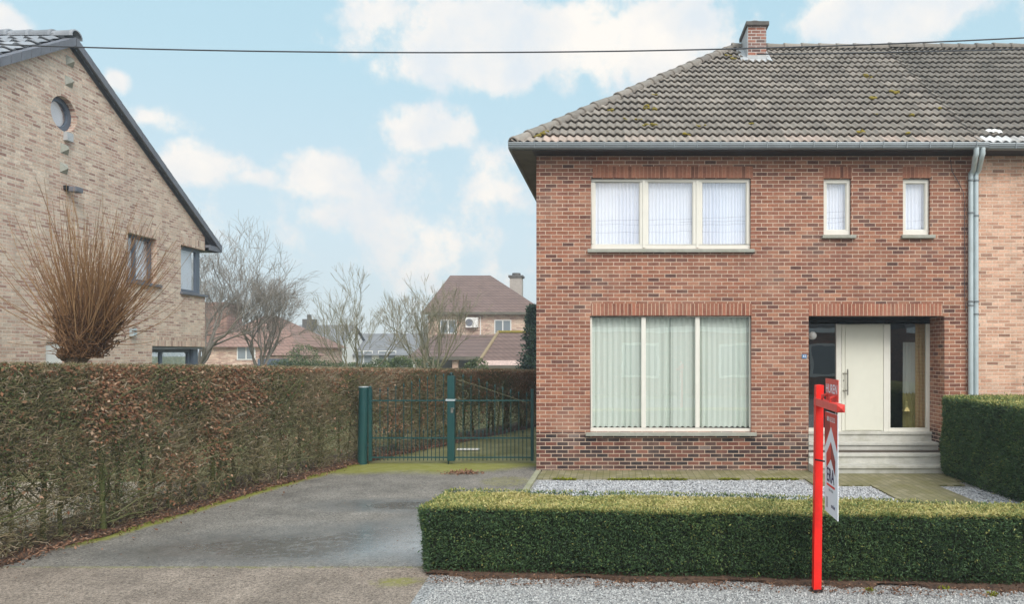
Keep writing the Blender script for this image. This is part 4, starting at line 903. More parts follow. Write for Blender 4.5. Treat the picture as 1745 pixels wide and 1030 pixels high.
# ------------------------------------------------------------------ clipped yew hedges
def yew_hedge(name, label, fp, h, n_side, n_top, L, top_t, groundv=0.03, round_=.10, undercut=.05, faces=None):
    """fp: footprint polygon (counter-clockwise list of xy). Leaves over the sides and the top."""
    root = thing(name, label, 'hedge', (sum(p_[0] for p_ in fp)/len(fp), sum(p_[1] for p_ in fp)/len(fp), 0))
    fp = np.array(fp, float); nxt = np.roll(fp, -1, 0); e = nxt-fp; ln = np.hypot(e[:,0], e[:,1]); per = ln.sum()
    nrm2 = np.stack([e[:,1], -e[:,0]], 1)/ln[:,None]
    # core: solid block whose dark colour stands in for shade inside the hedge
    c = fp.mean(0); ins = .07
    core = MB(); inner = []
    for i in range(len(fp)):
        n0, n1 = nrm2[i-1], nrm2[i]; b_ = (n0+n1); b_ /= np.linalg.norm(b_)+1e-9; inner.append(fp[i]-b_*ins/max(.4, (b_@n1)))
    core.prism([tuple(q) for q in inner], .10, h-.06, lambda u, v, w_: (u, v, w_)); core.build('shade_core', M['yew_core'], root)
    idx = np.searchsorted(np.cumsum(ln)/per, rng.random(n_side)); idx = np.minimum(idx, len(fp)-1); tt = rng.random(n_side)
    xy = fp[idx]+e[idx]*tt[:,None]; z = groundv+(h-groundv)*rng.random(n_side)**.95
    N = np.concatenate([nrm2[idx], np.zeros((n_side, 1))], 1)
    Pn = np.concatenate([xy, z[:,None]], 1)
    lump = vnoise(Pn, 2.6, 1.)*.030+vnoise(Pn, 8., 4.)*.020+(rng.random(n_side) < .012)*rng.uniform(.01, .06, n_side)
    topr = np.clip((z-(h-round_))/round_, 0, 1); inn = (1-np.sqrt(np.clip(1-topr**2, 0, 1)))*round_*.75
    botr = np.clip((.16-z)/.16, 0, 1)**2*undercut
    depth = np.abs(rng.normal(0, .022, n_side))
    Pn[:,:2] += N[:,:2]*(lump-inn-botr-depth)[:,None]
    # round the plan corners
    ce = np.minimum(tt, 1-tt)*ln[idx]; rc = np.clip(1-ce/.12, 0, 1)**2*.05; Pn[:,:2] -= N[:,:2]*rc[:,None]
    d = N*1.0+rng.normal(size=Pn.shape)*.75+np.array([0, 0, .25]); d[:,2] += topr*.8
    t1 = .30+vnoise(Pn, 2.2, 7.)*.12+vnoise(Pn, 11., 2.)*.08+rng.normal(0, .11, n_side)-depth*2.2  # leaves set deeper get a darker tint, painting in the inner shade
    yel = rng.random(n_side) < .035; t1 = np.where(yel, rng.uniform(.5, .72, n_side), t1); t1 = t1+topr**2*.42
    # top
    mn, mx = fp.min(0), fp.max(0); q = rng.uniform(mn, mx, (int(n_top*1.6), 2)); ins_ = np.ones(len(q), bool)
    for i in range(len(fp)): ins_ &= ((q-fp[i])@nrm2[i]) < -.01
    q = q[ins_][:n_top]; m_ = len(q); dist = np.min(np.stack([-((q-fp[i])@nrm2[i]) for i in range(len(fp))]), 0)
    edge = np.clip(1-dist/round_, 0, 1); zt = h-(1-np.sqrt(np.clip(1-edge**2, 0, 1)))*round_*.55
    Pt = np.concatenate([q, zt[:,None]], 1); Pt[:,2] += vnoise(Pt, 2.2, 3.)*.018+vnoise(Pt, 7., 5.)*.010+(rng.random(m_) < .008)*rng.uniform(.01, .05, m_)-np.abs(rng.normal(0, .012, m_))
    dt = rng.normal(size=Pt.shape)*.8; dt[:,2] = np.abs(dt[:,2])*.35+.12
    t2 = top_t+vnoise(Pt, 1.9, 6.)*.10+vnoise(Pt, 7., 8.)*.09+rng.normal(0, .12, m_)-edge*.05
    A = np.concatenate([Pn, Pt]); Dd = np.concatenate([d, dt]); T = np.clip(np.concatenate([t1, t2]), 0, 1); n_ = len(A)
    rn = rng.normal(size=A.shape); rn[len(Pn):] = rn[len(Pn):]*.45+np.array([0, 0, 1.0])
    V, Fq = leaf_quads(A, Dd, L*rng.uniform(.6, 1.35, n_), L*.34*rng.uniform(.7, 1.3, n_), unit(rn))
    npmesh('foliage', V, Fq, M['yew'], root, dict(tint=np.repeat(T, 4)))
    return root
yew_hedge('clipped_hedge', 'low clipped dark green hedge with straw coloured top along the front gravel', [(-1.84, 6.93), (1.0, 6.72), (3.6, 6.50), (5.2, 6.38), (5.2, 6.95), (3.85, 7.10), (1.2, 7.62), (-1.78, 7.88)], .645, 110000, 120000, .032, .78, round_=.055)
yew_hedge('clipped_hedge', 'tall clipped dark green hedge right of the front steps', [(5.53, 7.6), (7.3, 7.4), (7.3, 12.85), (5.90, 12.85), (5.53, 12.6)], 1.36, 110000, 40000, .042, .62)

# ------------------------------------------------------------------ beech hedge on the left
bh = thing('beech_hedge', 'tall sparse hedge of mossy twigs and brown winter leaves along the driveway', 'hedge', (-5.6, 10, 0))
HT = lambda s: np.interp(s, [0, 3, 6.5, 10, 17, 25], [1.99, 1.98, 1.90, 1.80, 1.62, 1.45])
def hedge_pts(n, smax=19.0, zlo=.05, front=.55, zpow=1.0):
    s = 1.2+(smax-1.2)*(rng.random(n)**1.25); x, y, dx, dy = line_s(s); H = HT(s); z = zlo+(H-zlo)*rng.random(n)**zpow
    w_ = np.where(rng.random(n) < front, -.02-np.abs(rng.normal(0, .10, n)), -rng.uniform(.05, .75, n))
    Pn = np.stack([x, y, z], 1); w_ = w_+vnoise(Pn, 2.0, 2.)*.05
    nr = np.stack([dy, -dx, np.zeros(n)], 1); along = np.stack([dx, dy, np.zeros(n)], 1)
    Pn[:,:2] += nr[:,:2]*w_[:,None]; return Pn, s, nr, along, w_
paths = []
s = .2
while s < 22:                          # stems
    x, y, dx, dy = line_s(np.array([s])); H = HT(s); ox = -.28+rng.normal(0, .09); b0 = np.array([x[0]+dy[0]*ox, y[0]-dx[0]*ox, 0]); k = 7
    zz = np.linspace(0, H-.12, k); jx = np.cumsum(rng.normal(0, .03, k)); jy = np.cumsum(rng.normal(0, .03, k)); r0 = rng.uniform(.018, .045)
    paths.append((np.stack([b0[0]+jx, b0[1]+jy, zz], 1), np.linspace(r0, r0*.3, k), rng.uniform(.0, .5)))
    for q in range(14):                # side limbs, fanning mostly along the hedge
        z0 = rng.uniform(.08, H-.3); i = min(k-2, int(z0/(H-.12)*(k-1))); p0 = np.array([b0[0]+jx[i], b0[1]+jy[i], z0]); sg = rng.choice([-1, 1])
        dv = np.array([dx[0]*sg*rng.uniform(.3, 1)+dy[0]*rng.normal(.1, .5), dy[0]*sg*rng.uniform(.3, 1)-dx[0]*rng.normal(.1, .5), rng.uniform(.1, 1.0)]); dv /= np.linalg.norm(dv); Lg = rng.uniform(.3, .75)
        tt = np.linspace(0, 1, 5)[:,None]; pp = p0+dv*Lg*tt+np.cumsum(rng.normal(0, .018, (5, 3)), 0); pp[:,2] = np.minimum(pp[:,2], H-.03)
        paths.append((pp, np.linspace(.010, .004, 5), rng.uniform(.1, .7)))
    s += rng.uniform(.16, .34)
V, Fq, T = tubes_np(paths, 5); npmesh('stem', V, Fq, M['bark'], bh, dict(tint=T), smooth=True)
tag(MB().face([(-10.5, 5, .006), (-7.0, 5, .006), (-6.6, 12, .006), (-10.5, 12, .006)]).build('terrace', simple('pale_flagstones', g((170, 158, 140)), .8, var=.35, scale=3)), kind='structure')
# twigs: bent blades, two crossing strips each
n = 380000
Pn, s, nr, al, w_ = hedge_pts(n, zpow=.85)
hh = Pn[:,2]/HT(s); dens = np.clip(.50+hh*.9+vnoise(Pn, 1.9, 5.)*.38+vnoise(Pn, 4.4, 1.)*.28-np.exp(-((hh-.40)/.16)**2)*np.where(s < 7, .32, .12)*(.6+.6*(vnoise(Pn, 2.6, 30.) > -.1))-np.exp(-((hh-.18)/.12)**2)*.06, 0.05, 1)
dens = np.where((s > 12.8) & (s < 16) & (hh < .75), dens*.5, dens)
k = rng.random(n) < dens; Pn, s, nr, al, w_, hh = Pn[k], s[k], nr[k], al[k], w_[k], hh[k]; n = len(Pn)
d = unit(al*rng.normal(0, 1.0, n)[:,None]+nr*rng.normal(.15, .6, n)[:,None]+np.array([0, 0, 1.0])*(rng.normal(.15, .55, n)+hh*.4)[:,None])
Lg = rng.uniform(.03, .13, n)[:,None]; wd = rng.uniform(.003, .0085, n)[:,None]
sd_ = unit(np.cross(d, unit(rng.normal(size=(n, 3))))); bend = unit(rng.normal(size=(n, 3)))*Lg*.18
H_ = HT(s); A = Pn; B = Pn+d*Lg*.5+bend; C = Pn+d*Lg
for q in (A, B, C): q[:,2] = np.minimum(q[:,2], H_+.01+rng.uniform(0, .03, n))
V = np.stack([A-sd_*wd*.5, A+sd_*wd*.5, B-sd_*wd*.4, B+sd_*wd*.4, C-sd_*wd*.15, C+sd_*wd*.15], 1).reshape(-1, 3)
o6 = np.arange(n)[:,None]*6; Fq = np.concatenate([o6+np.array([0, 1, 3, 2]), o6+np.array([2, 3, 5, 4])])
tn = np.clip(.46+vnoise(Pn, 1.5, 8.)*.22+vnoise(Pn, 6., 3.)*.12+rng.normal(0, .22, n)+(rng.random(n) < .05)*.35, 0, 1)
npmesh('twigs', V, Fq, M['twig'], bh, dict(tint=np.repeat(tn, 6)))
# leaves
n = 190000
Pn, s, nr, al, w_ = hedge_pts(n, zpow=.55, front=.7)
hh = Pn[:,2]/HT(s)
pat = vnoise(Pn, 1.15, 11.)+.6*vnoise(Pn, 3.1, 4.)+.4*vnoise(Pn, 8., 1.)
patch = np.interp(s, [0, 3.2, 4.2, 6.2, 7.2, 10, 10.5, 12.0, 13, 22], [-.9, -.75, .15, .35, -.1, -.55, .1, .0, .05, .1])
dens = np.clip((pat*.60+patch*1.15-.08)*1.15, .035, .9)*np.clip(hh*1.6, .35, 1)
dens = np.maximum(dens, np.clip((hh-.93)*12, 0, 1)*np.interp(s, [0, 3, 5, 22], [.25, .4, .8, .75]))
k = rng.random(n) < dens; Pn, s, nr, al = Pn[k], s[k], nr[k], al[k]; n = len(Pn)
d = nr*.5+rng.normal(size=(n, 3))*.6-np.array([0, 0, .45])
V, Fq = leaf_quads(Pn, d, rng.uniform(.035, .065, n), rng.uniform(.018, .036, n))
npmesh('leaves', V, Fq, M['beech_leaf'], bh, dict(tint=np.repeat(np.clip(rng.normal(.5, .25, n), 0, 1), 4)))
# small green ivy-like leaves within
n = 110000
Pn, s, nr, al, w_ = hedge_pts(n, zpow=.6, front=.5); k = vnoise(Pn, 1.4, 21.)+.5*vnoise(Pn, 5, 3.) > .0; Pn, nr = Pn[k], nr[k]; n = len(Pn)
V, Fq = leaf_quads(Pn, nr*.5+rng.normal(size=(n, 3)), rng.uniform(.018, .04, n), rng.uniform(.012, .026, n))
npmesh('green_leaves', V, Fq, M['shrub'], bh, dict(tint=np.repeat(rng.uniform(0, 1, n), 4)))

# ------------------------------------------------------------------ driveway gate
gd = 13.9; GS = F/gd
def qx(x): return (x-PX)/GS
def qz(y): return E-(y-PY)/GS
gp = thing('gate_post', 'thick green steel gate post standing against the beech hedge', 'gate post', (qx(619), gd, 0))
MB().tube([(qx(617.5), gd, 0), (qx(620), gd, qz(660.5))], .088, 20).build('post', M['green'], gp); MB().tube([(qx(620), gd, qz(660.6)), (qx(620), gd, qz(659.2))], .092, 20).build('post_cap', M['zinc_lt'], gp)
hg = MB()
for z in (.36, 1.2): hg.tube([(qx(624), gd, z), (qx(632), gd, z)], .014, 8)
hg.build('hinge', M['green_dk'], gp)
gate = thing('metal_gate', 'green double leaf metal gate with spear tipped bars closing the driveway', 'gate', (qx(770), gd, 0))
def bar_top(x):                         # height of the long bars, rising towards the middle
    return np.interp(x, [qx(634), qx(665), qx(700), qx(735), qx(762), qx(776), qx(800), qx(840), qx(880), qx(908)], [1.36, 1.40, 1.50, 1.62, 1.66, 1.66, 1.63, 1.46, 1.32, 1.28])
def spear(mb, x, z):
    mb.tube([(x, gd, z), (x, gd, z+.02), (x, gd, z+.05), (x, gd, z+.085)], [.008, .017, .012, .001], 6)
leaf_a = MB().box(qx(628.5), qx(634), gd-.025, gd+.025, .07, qz(663)).sphere((qx(631), gd, qz(661)), .03, 10, 6).build('gate_leaf', M['green'], gate)
leaf_b = MB().box(qx(904.5), qx(909.5), gd-.025, gd+.025, .07, 1.42).build('gate_leaf', M['green'], gate)
for leaf, xa, xb_, inv in ((leaf_a, qx(634), qx(762.5), 1), (leaf_b, qx(775.5), qx(904.5), -1)):
    for z, h in ((1.205, .016), (.50, .016), (.135, .016)):
        MB().box(xa, xb_, gd-.012, gd+.012, z-h/2-.004, z+h/2+.004).build('rail', M['green'], leaf)
    n = int(round((xb_-xa)/.073)); st_ = (xb_-xa)/n; proto = {}
    for i in range(1, n):
        x = xa+st_*i; long_ = (i % 2 == 0); zt = float(bar_top(x)) if long_ else .60
        mb = MB().tube([(x, gd-.004, .075), (x, gd-.004, zt)], .0075, 6); spear(mb, x, zt-.01); mb.build('bar', M['green' if long_ else 'green_dk'], leaf)
# scrolls beside the middle, arched top rod
for leaf, sg, xm in ((leaf_a, -1, qx(762)), (leaf_b, 1, qx(776))):
    sc = MB()
    for (cx, cz_, r0, a0, a1) in ((.16, 1.33, .115, 200, 470), (.12, 1.53, .07, 20, 300)):
        pts = [(xm+sg*(cx+r0*(1-.5*k/18)*math.cos(R(a0+(a1-a0)*k/18))), gd-.02, cz_+r0*(1-.5*k/18)*math.sin(R(a0+(a1-a0)*k/18))) for k in range(19)]
        sc.tube(pts, .0045, 6)
    sc.build('scroll', M['gold'], leaf)
    if sg > 0: MB().tube([(xm+.02+.08*i, gd-.02, float(1.60-.45*(i/17)**1.1)) for i in range(18)], .004, 6).build('arched_rod', M['gold'], leaf)
mp = MB().box(qx(763), qx(775.3), gd-.05, gd+.05, .07, qz(641)).build('middle_post', M['green'], gate, bevel=.006)
MB().sphere((qx(769), gd, qz(638)), .035, 10, 8).tube([(qx(769), gd, qz(641.5)), (qx(769), gd, qz(639.5))], .05, 10).build('finial', M['green_dk'], mp)
MB().box(qx(760.5), qx(776.5), gd-.06, gd+.06, 1.20, 1.235).build('clasp', M['zinc_lt'], mp)
MB().tube([(qx(765), gd-.02, .09), (qx(764), gd-.02, 0)], .01, 8).build('drop_bolt', M['green_dk'], mp)
MB().box(qx(769.5), qx(773.5), gd-.066, gd-.051, .98, 1.07).tube([(qx(772), gd-.06, 1.06), (qx(772), gd-.10, 1.06), (qx(776), gd-.10, 1.06)], .008, 8).build('lock', M['steel'], mp)
# pale board lying on the grass behind the gate
bx = P(799, 768, 15.9)
tag(MB().box(bx.x-.24, bx.x+.24, 15.80, 15.90, .02, .05).build('white_board', M['white_paint'], bevel=.006), 'white board lying on the mossy grass behind the gate', 'board')

# ------------------------------------------------------------------ estate agent's sign
sg = thing('agency_sign', 'tall red sign post with hanging red and white agency panel at the hedge', 'sign', (1.745, 6.44, 0))
PXc, PYc = 1.745, 6.44
def lean(z): return .022*z/1.8
mb = MB(); q = .033
mb.add([(PXc+lean(z)+a*q, PYc+b_*q, z) for z in (.03, 1.815) for (a, b_) in ((-1,-1),(1,-1),(1,1),(-1,1))]+[(PXc+lean(1.82), PYc, 1.821)], [(0,1,5,4),(1,2,6,5),(2,3,7,6),(3,0,4,7),(4,5,8),(5,6,8),(6,7,8),(7,4,8),(3,2,1,0)])
post = mb.build('post', M['red'], sg)
MB().tube([(PXc, PYc, 0), (PXc, PYc, .04)], .055, 12).build('ground_socket', M['black'], sg)
# crossbar reaching towards the street
p0 = Vector((1.768, 6.50, 1.67)); p1 = Vector((1.708, 5.62, 1.67)); d = (p1-p0).normalized(); a = Vector((d.y, -d.x, 0))*-1; qb = .030
vs = []
for p_, k in ((p0, 1), (p1, 1)):
    for (u, v) in ((-1,-1),(1,-1),(1,1),(-1,1)): vs.append(p_+a*u*qb+Vector((0, 0, v*qb)))
vs += [p1+d*.028, p0-d*.02]
cb = MB().add(vs, [(0,1,5,4),(1,2,6,5),(2,3,7,6),(3,0,4,7),(4,5,8),(5,6,8),(6,7,8),(7,4,8),(0,3,9),(3,2,9),(2,1,9),(1,0,9)]).build('crossbar', M['red_bar'] if 'red_bar' in M else M['red'], sg)
A0 = Vector((1.782, 6.29, 0)); A1 = Vector((1.762, 5.86, 0)); pd = (A1-A0); PWd = pd.length; pd.normalize(); pn = Vector((pd.y, -pd.x, 0))
if pn.x > 0: pn = -pn                    # faces the camera side (left)
def pm(u, v, w_): p_ = A0+pd*u+pn*w_; return (p_.x, p_.y, v)
zb, zt = .757, 1.600
panel = MB().prism([(0, zb), (PWd, zb), (PWd, zt), (0, zt)], 0, .006, pm).build('panel', M['white'], sg)
# printed areas (thin raised inks)
def ink(poly, mat, lvl, name='print'): MB().prism(poly, .0062+.0012*lvl, .0070+.0012*lvl, pm).build(name, mat, panel)
c = PWd/2; e0, e1 = .0, PWd-.012
ink([(e0, 1.30), (c, 1.49), (e1, 1.30), (e1, zt), (e0, zt)], M['red_rider'], 0)
ink([(e0, 1.35), (c*.8, 1.60-.14), (c*.8, 1.55), (e0, 1.55)], M['darkred'], 1)
ink([(.06, 1.13), (c-.005, 1.22), (c-.005, 1.36), (.06, 1.25)], M['red_rider'], 1)
ink([(c, 1.22), (PWd-.075, 1.10), (PWd-.075, 1.22), (c, 1.36)], M['darkred'], 1)
ink([(.07, .988), (PWd-.09, .988), (PWd-.09, 1.006), (.07, 1.006)], M['red'], 1)
def ptxt(s_, size, cx, cz_, mat, sx=1.0, parent=None): 
    return text(s_, size, lambda u, v, w_: pm(cx+u, cz_+v, .0085+w_*.3), mat, parent or panel, th=.001, sx=sx)
ptxt('ERA', .165, c-.02, 1.075, M['navy'], .86); ptxt('089 65 52 52', .055, c, 1.545, M['white'], .9); ptxt('real estate', .035, c, .962, M['greyprint']); ptxt('era.be', .05, c+.07, .84, M['navy'])
ink([(.06, .80), (.10, .80), (.10, .89), (.06, .89)], M['greyprint'], 1)
rider = MB().prism([(.02, 1.70), (PWd-.01, 1.70), (PWd-.01, 1.88), (.0, 1.88)], -.004, .002, pm).build('rider_panel', M['red_rider'], sg)
text('HUREN', .105, lambda u, v, w_: pm(PWd/2+u, 1.795+v, .0035+w_*.3), M['white'], rider, th=.001, sx=1.12)
for u in (.06, PWd-.08):
    p_ = A0+pd*u; MB().tube([(p_.x-.045, p_.y, 1.690), (p_.x-.045, p_.y, 1.735), (p_.x, p_.y, 1.745)], .013, 8).build('hook', M['red_rider'], sg)
MB().tube([(A0+pd*.03).to_tuple()[:2]+(1.60,), (A0+pd*.03).to_tuple()[:2]+(1.645,)], .006, 6).tube([(A0+pd*(PWd-.05)).to_tuple()[:2]+(1.60,), (A0+pd*(PWd-.05)).to_tuple()[:2]+(1.645,)], .006, 6).build('hanging_pin', M['black'], sg)
zc = 1.17; MB().tube([(PXc-.02, PYc-.04, zc), (A0.x, A0.y, zc-.0)], .008, 6).build('side_clip', M['black'], sg)

# ------------------------------------------------------------------ overhead cable
def cable(p0, p1, sag, r_, label, n=60, name='overhead_cable', group=None):
    p0 = Vector(p0); p1 = Vector(p1); pts = [p0.lerp(p1, i/n)-Vector((0, 0, 4*sag*(i/n)*(1-i/n))) for i in range(n+1)]
    return tag(MB().tube(pts, r_, 6).build(name, M['cable']), label, 'cable', group)
CD = 8.0
cable(P(-300, 62, CD), P(1745+250, 50, CD), .21, .0075, 'black overhead cable strung across the whole street front')
pa, pb = P(1290, 92, CD), P(2000, 74, CD); cable(pa, pb, .02, .007, 'thinner second strand beside the overhead cable on the right')
for k, (yy, zz) in enumerate(((-5.2, 7.9), (-5.2, 7.55), (-5.4, 6.9), (-5.4, 6.5))):
    cable((-30, yy, zz-.25+.05*k), (30, yy, zz+.25), .35, .012, ['highest overhead line mirrored in the wide upstairs window', 'second highest overhead line mirrored in the upstairs window', 'third overhead line down mirrored in the upstairs window', 'lowest overhead line mirrored in the upstairs window'][k], group='street lines behind the camera')

# ------------------------------------------------------------------ trees
def grow(p, d, L, r, lvl, out, rr, spread=.55, up=.12, nb=3, minr=.004, shrink=.74, wig=.12):
    k = 5 if lvl > 2 else 3; pts = [p.copy()]; dd = d.copy()
    for i in range(k):
        dd = dd+np.array([rr.gauss(0, wig), rr.gauss(0, wig), rr.gauss(0, wig)+up*.3]); dd /= np.linalg.norm(dd); pts.append(pts[-1]+dd*L/k)
    r1 = r*.62; out.append((np.array(pts), np.linspace(max(r*.85, .0055), max(r1*.85, .004), k+1), min(1, max(0, rr.gauss(.5, .2)+(.15 if lvl < 2 else -.1)))))
    if lvl <= 0 or r1 < minr: return
    for b_ in range(nb):
        i = rr.choice([2, 3, 4, 5] if k == 5 else [1, 2, 3]) if b_ else k
        ax = np.array([rr.gauss(0, 1), rr.gauss(0, 1), rr.gauss(0, 1)]); ax -= ax@dd*dd; ax /= np.linalg.norm(ax)
        nd = dd+ax*rr.uniform(.5, 1.3)*spread*(1 if b_ else .6); nd[2] += up; nd /= np.linalg.norm(nd)
        grow(pts[i], nd, L*shrink*rr.uniform(.8, 1.15), r1*rr.uniform(.7, .95), lvl-1, out, rr, spread, up, nb, minr, shrink, wig)
def tree(name, label, base, H, seed, limbs, lvl=5, r0=.16, mat='treebark', L0=None, spread=.6, up=.12, nb=3, trunk_h=1.0, fan=.6, group=None, minr=.004, shrink=.74, lean=(0, 0)):
    rr = random.Random(seed); root = thing(name, label, 'tree', base, group); b_ = np.array(base, float)
    tt = [(np.array([b_, b_+np.array([lean[0]*.5, lean[1]*.5, trunk_h*.5]), b_+np.array([lean[0], lean[1], trunk_h])]), [r0*1.25, r0*1.02, r0*.95], .3)]
    V, Fq, T = tubes_np(tt, 10); npmesh('trunk', V, Fq, M[mat], root, dict(tint=T), smooth=True)
    out = []
    for i in range(limbs):
        a = 2*math.pi*(i+rr.random()*.6)/limbs; d = np.array([math.cos(a)*fan+lean[0]*.3, math.sin(a)*fan, 1.0]); d /= np.linalg.norm(d)
        grow(b_+np.array([lean[0], lean[1], trunk_h*rr.uniform(.8, 1)]), d, (L0 or H*.34)*rr.uniform(.85, 1.15), r0*rr.uniform(.45, .7), lvl, out, rr, spread, up, nb, minr, shrink)
    V, Fq, T = tubes_np(out, 3); npmesh('branches', V, Fq, M[mat], root, dict(tint=T), smooth=True); return root
bp = P(372, 628, 29); tree('bare_tree', 'large spreading leafless tree beside the left house', (bp.x-.8, 29, 0), 8, 14, 10, 7, .15, 'treebark', L0=1.8, spread=.72, up=.08, trunk_h=1.7, fan=.75, minr=.0016, shrink=.76)
bp = P(445, 628, 32); tree('bare_tree', 'second leafless tree with dense fine twigs in front of the orange roofed house', (bp.x, 32, 0), 6, 5, 6, 6, .13, 'treebark', L0=1.35, spread=.5, up=.12, trunk_h=1.2, fan=.5, minr=.0016)
bp = P(612, 628, 27); tree('bare_tree', 'slim leafless tree with several upright stems above the middle of the hedge', (bp.x, 27, 0), 5, 21, 6, 5, .085, 'treebark_g', L0=1.6, spread=.5, up=.12, trunk_h=.9, fan=.95, nb=3, minr=.002, shrink=.70)
bp = P(733, 628, 26); tree('bare_tree', 'mossy leafless fruit tree in front of the brown roofed house', (bp.x, 26, 0), 5, 33, 8, 5, .10, 'treebark_g', L0=1.2, spread=.45, up=.13, trunk_h=1.0, fan=.8, nb=3, minr=.002, shrink=.72)
# pollarded willow
wc = Vector((-7.98, 11.1, 2.38))
wr = thing('pollarded_willow', 'pollarded willow with a fan of long brown shoots before the left house', 'tree', (wc.x, wc.y, 0)); rr = random.Random(3)
MB().tube([(wc.x-.15, wc.y, 0), (wc.x-.2, wc.y, 1.0), (wc.x-.22, wc.y, 1.75), (wc.x-.10, wc.y, 2.05), (wc.x, wc.y, 2.3)], [.17, .15, .15, .15, .12], 12).build('trunk', M['black'], wr).data.materials[0] = simple('willow_bark', (.13, .10, .06), .9, var=.3)
hd = MB()
for i in range(90):
    q_ = rr.random(); hd.sphere(wc+Vector((-.20+.25*q_+max(-.13, min(.13, rr.gauss(0, .08))), max(-.12, min(.12, rr.gauss(0, .09))), -.36+.30*q_+rr.uniform(-.06, .06))), rr.uniform(.025, .07), 7, 5, sc=(1, 1, 1.1))
hd.sphere(wc+Vector((-.08, 0, -.22)), .17, 12, 8, sc=(1.2, .9, 1.3)); hd.build('knuckle', simple('willow_knuckle', (.10, .065, .038), .95, var=.5, scale=18), wr)
out = []
for i in range(480):
    th = rr.gauss(.12, .50); ph = rr.uniform(0, 6.283); el_r = abs(rr.gauss(0, .60)); 
    dv = np.array([math.sin(th)*1.0, rr.gauss(0, .33), max(.1, math.cos(th))]); dv /= np.linalg.norm(dv)
    Lg = rr.choice([rr.uniform(.7, 1.5), rr.uniform(1.4, 2.3)])*(1-.18*abs(th)); st = np.array(wc)+np.array([dv[0]*.22+rr.gauss(0, .05), rr.gauss(0, .10), rr.uniform(-.2, .08)])
    k = 8; pts = [st]; dd = dv.copy()
    for j in range(k):
        dd = dd+np.array([rr.gauss(0, .055), rr.gauss(0, .055), .05]); dd /= np.linalg.norm(dd); pts.append(pts[-1]+dd*Lg/k)
    r0 = rr.uniform(.0045, .0095); out.append((np.array(pts), np.linspace(r0, .0022, k+1), min(1, max(0, rr.gauss(.5, .25)))))
    if rr.random() < .45:
        j = rr.randint(3, 6); d2 = dd+np.array([rr.gauss(0, .35), rr.gauss(0, .3), 0]); d2 /= np.linalg.norm(d2); out.append((np.array([pts[j], pts[j]+d2*.22, pts[j]+d2*.45+np.array([0, 0, .04])]), [.004, .003, .002], .5))
for i in range(3200):                   # dead short twigs round the head
    dv = np.array([rr.gauss(.05, .55), rr.gauss(0, .45), abs(rr.gauss(.7, .4))]); dv /= np.linalg.norm(dv); hz = rr.random(); st = np.array(wc)+np.array([rr.gauss(.05, .09+.12*hz)+.10*hz-.06, rr.gauss(0, .12), -.36+.62*hz]); Lg = rr.uniform(.06, .3)
    out.append((np.array([st, st+dv*Lg*.5+np.array([rr.gauss(0, .02), rr.gauss(0, .02), rr.gauss(0, .02)]), st+dv*Lg]), [.008, .006, .003], rr.uniform(0, .3)))
for (tx, tz, q) in ((-1.05, .25, 1.3), (-1.25, -.12, 1.2), (-1.0, .0, 1.25), (-.9, -.25, .9), (1.15, .2, 1.3), (1.0, -.1, 1.0), (1.3, .45, 1.5), (-1.3, .5, 1.5)):
    pts = [np.array(wc)+np.array([tx*u, .1*u, tz*u-.10*math.sin(u*3.14)]) for u in np.linspace(.15, 1, 9)]; out.append((np.array(pts), np.linspace(.009, .003, 9), .4))
V, Fq, T = tubes_np(out, 4); npmesh('shoots', V, Fq, M['willow'], wr, dict(tint=T), smooth=True)

# ------------------------------------------------------------------ conifer, shrubs and low green hedges behind
def leaf_cloud(name, label, cat, base, blobs, n, L, mat, trunk=None, squash=1):
    root = thing(name, label, cat, base); Ps, Ds = [], []
    tot = sum(b_[3]**2 for b_ in blobs)
    for (x, y, z, r_) in blobs:
        m_ = int(n*r_*r_/tot); d = unit(rng.normal(size=(m_, 3))); rad = r_*(.55+.45*rng.random(m_)**.5)*(1+.18*vnoise(d*r_*2+x, 2.0))
        q = d*rad[:,None]; q[:,2] *= squash; Ps.append(q+np.array([x, y, z])); Ds.append(d+rng.normal(size=(m_, 3))*.7)
    A = np.concatenate(Ps); k = A[:,2] > .02; A = A[k]; Dd = np.concatenate(Ds)[k]; n_ = len(A)
    V, Fq = leaf_quads(A, Dd, L*rng.uniform(.6, 1.4, n_), L*.5*rng.uniform(.6, 1.3, n_)); npmesh('foliage', V, Fq, mat, root, dict(tint=np.repeat(np.clip(.5+vnoise(A, 3., 2.)*.3+rng.normal(0, .2, n_), 0, 1), 4)))
    MB().tube([(base[0], base[1], 0), (base[0], base[1], max(b_[2] for b_ in blobs))], [.09, .03], 8).build('trunk', M['soffit'], root); return root
cb_ = P(908, 600, 30); bl = []
for z in np.linspace(.5, 3.9, 11):
    rt = .95*(1-z/4.5)+.06
    for q in range(9):
        an = rng.uniform(0, 6.28)
        for u in (.3, .62, .95): bl.append((cb_.x+math.cos(an)*rt*u, 30+math.sin(an)*rt*u, z-u*.16+rng.normal(0, .03), .15*(1.25-u)+.04))
leaf_cloud('conifer_tree', 'dark green conifer half hidden behind the corner of the brick house', 'tree', (cb_.x, 30, 0), bl, 9000, .12, M['conifer'])
for (x0, x1, D, h, lab) in ((470, 560, 36, 1.72, 'low green hedge before the orange roofed house'), (570, 632, 38, 1.60, 'low yellowish hedge below the grey slate roofs'), (640, 735, 34, 1.85, 'clipped dark green hedge in front of the carport')):
    a, b_ = P(x0, 0, D).x, P(x1, 0, D).x; nn = int((b_-a)/.35)+2
    leaf_cloud('garden_hedge', lab, 'hedge', ((a+b_)/2, D, 0), [(a+(b_-a)*i/(nn-1), D, z, .42) for i in range(nn) for z in (.4, .95, h-.42)], 16000, .09, M['shrub'])
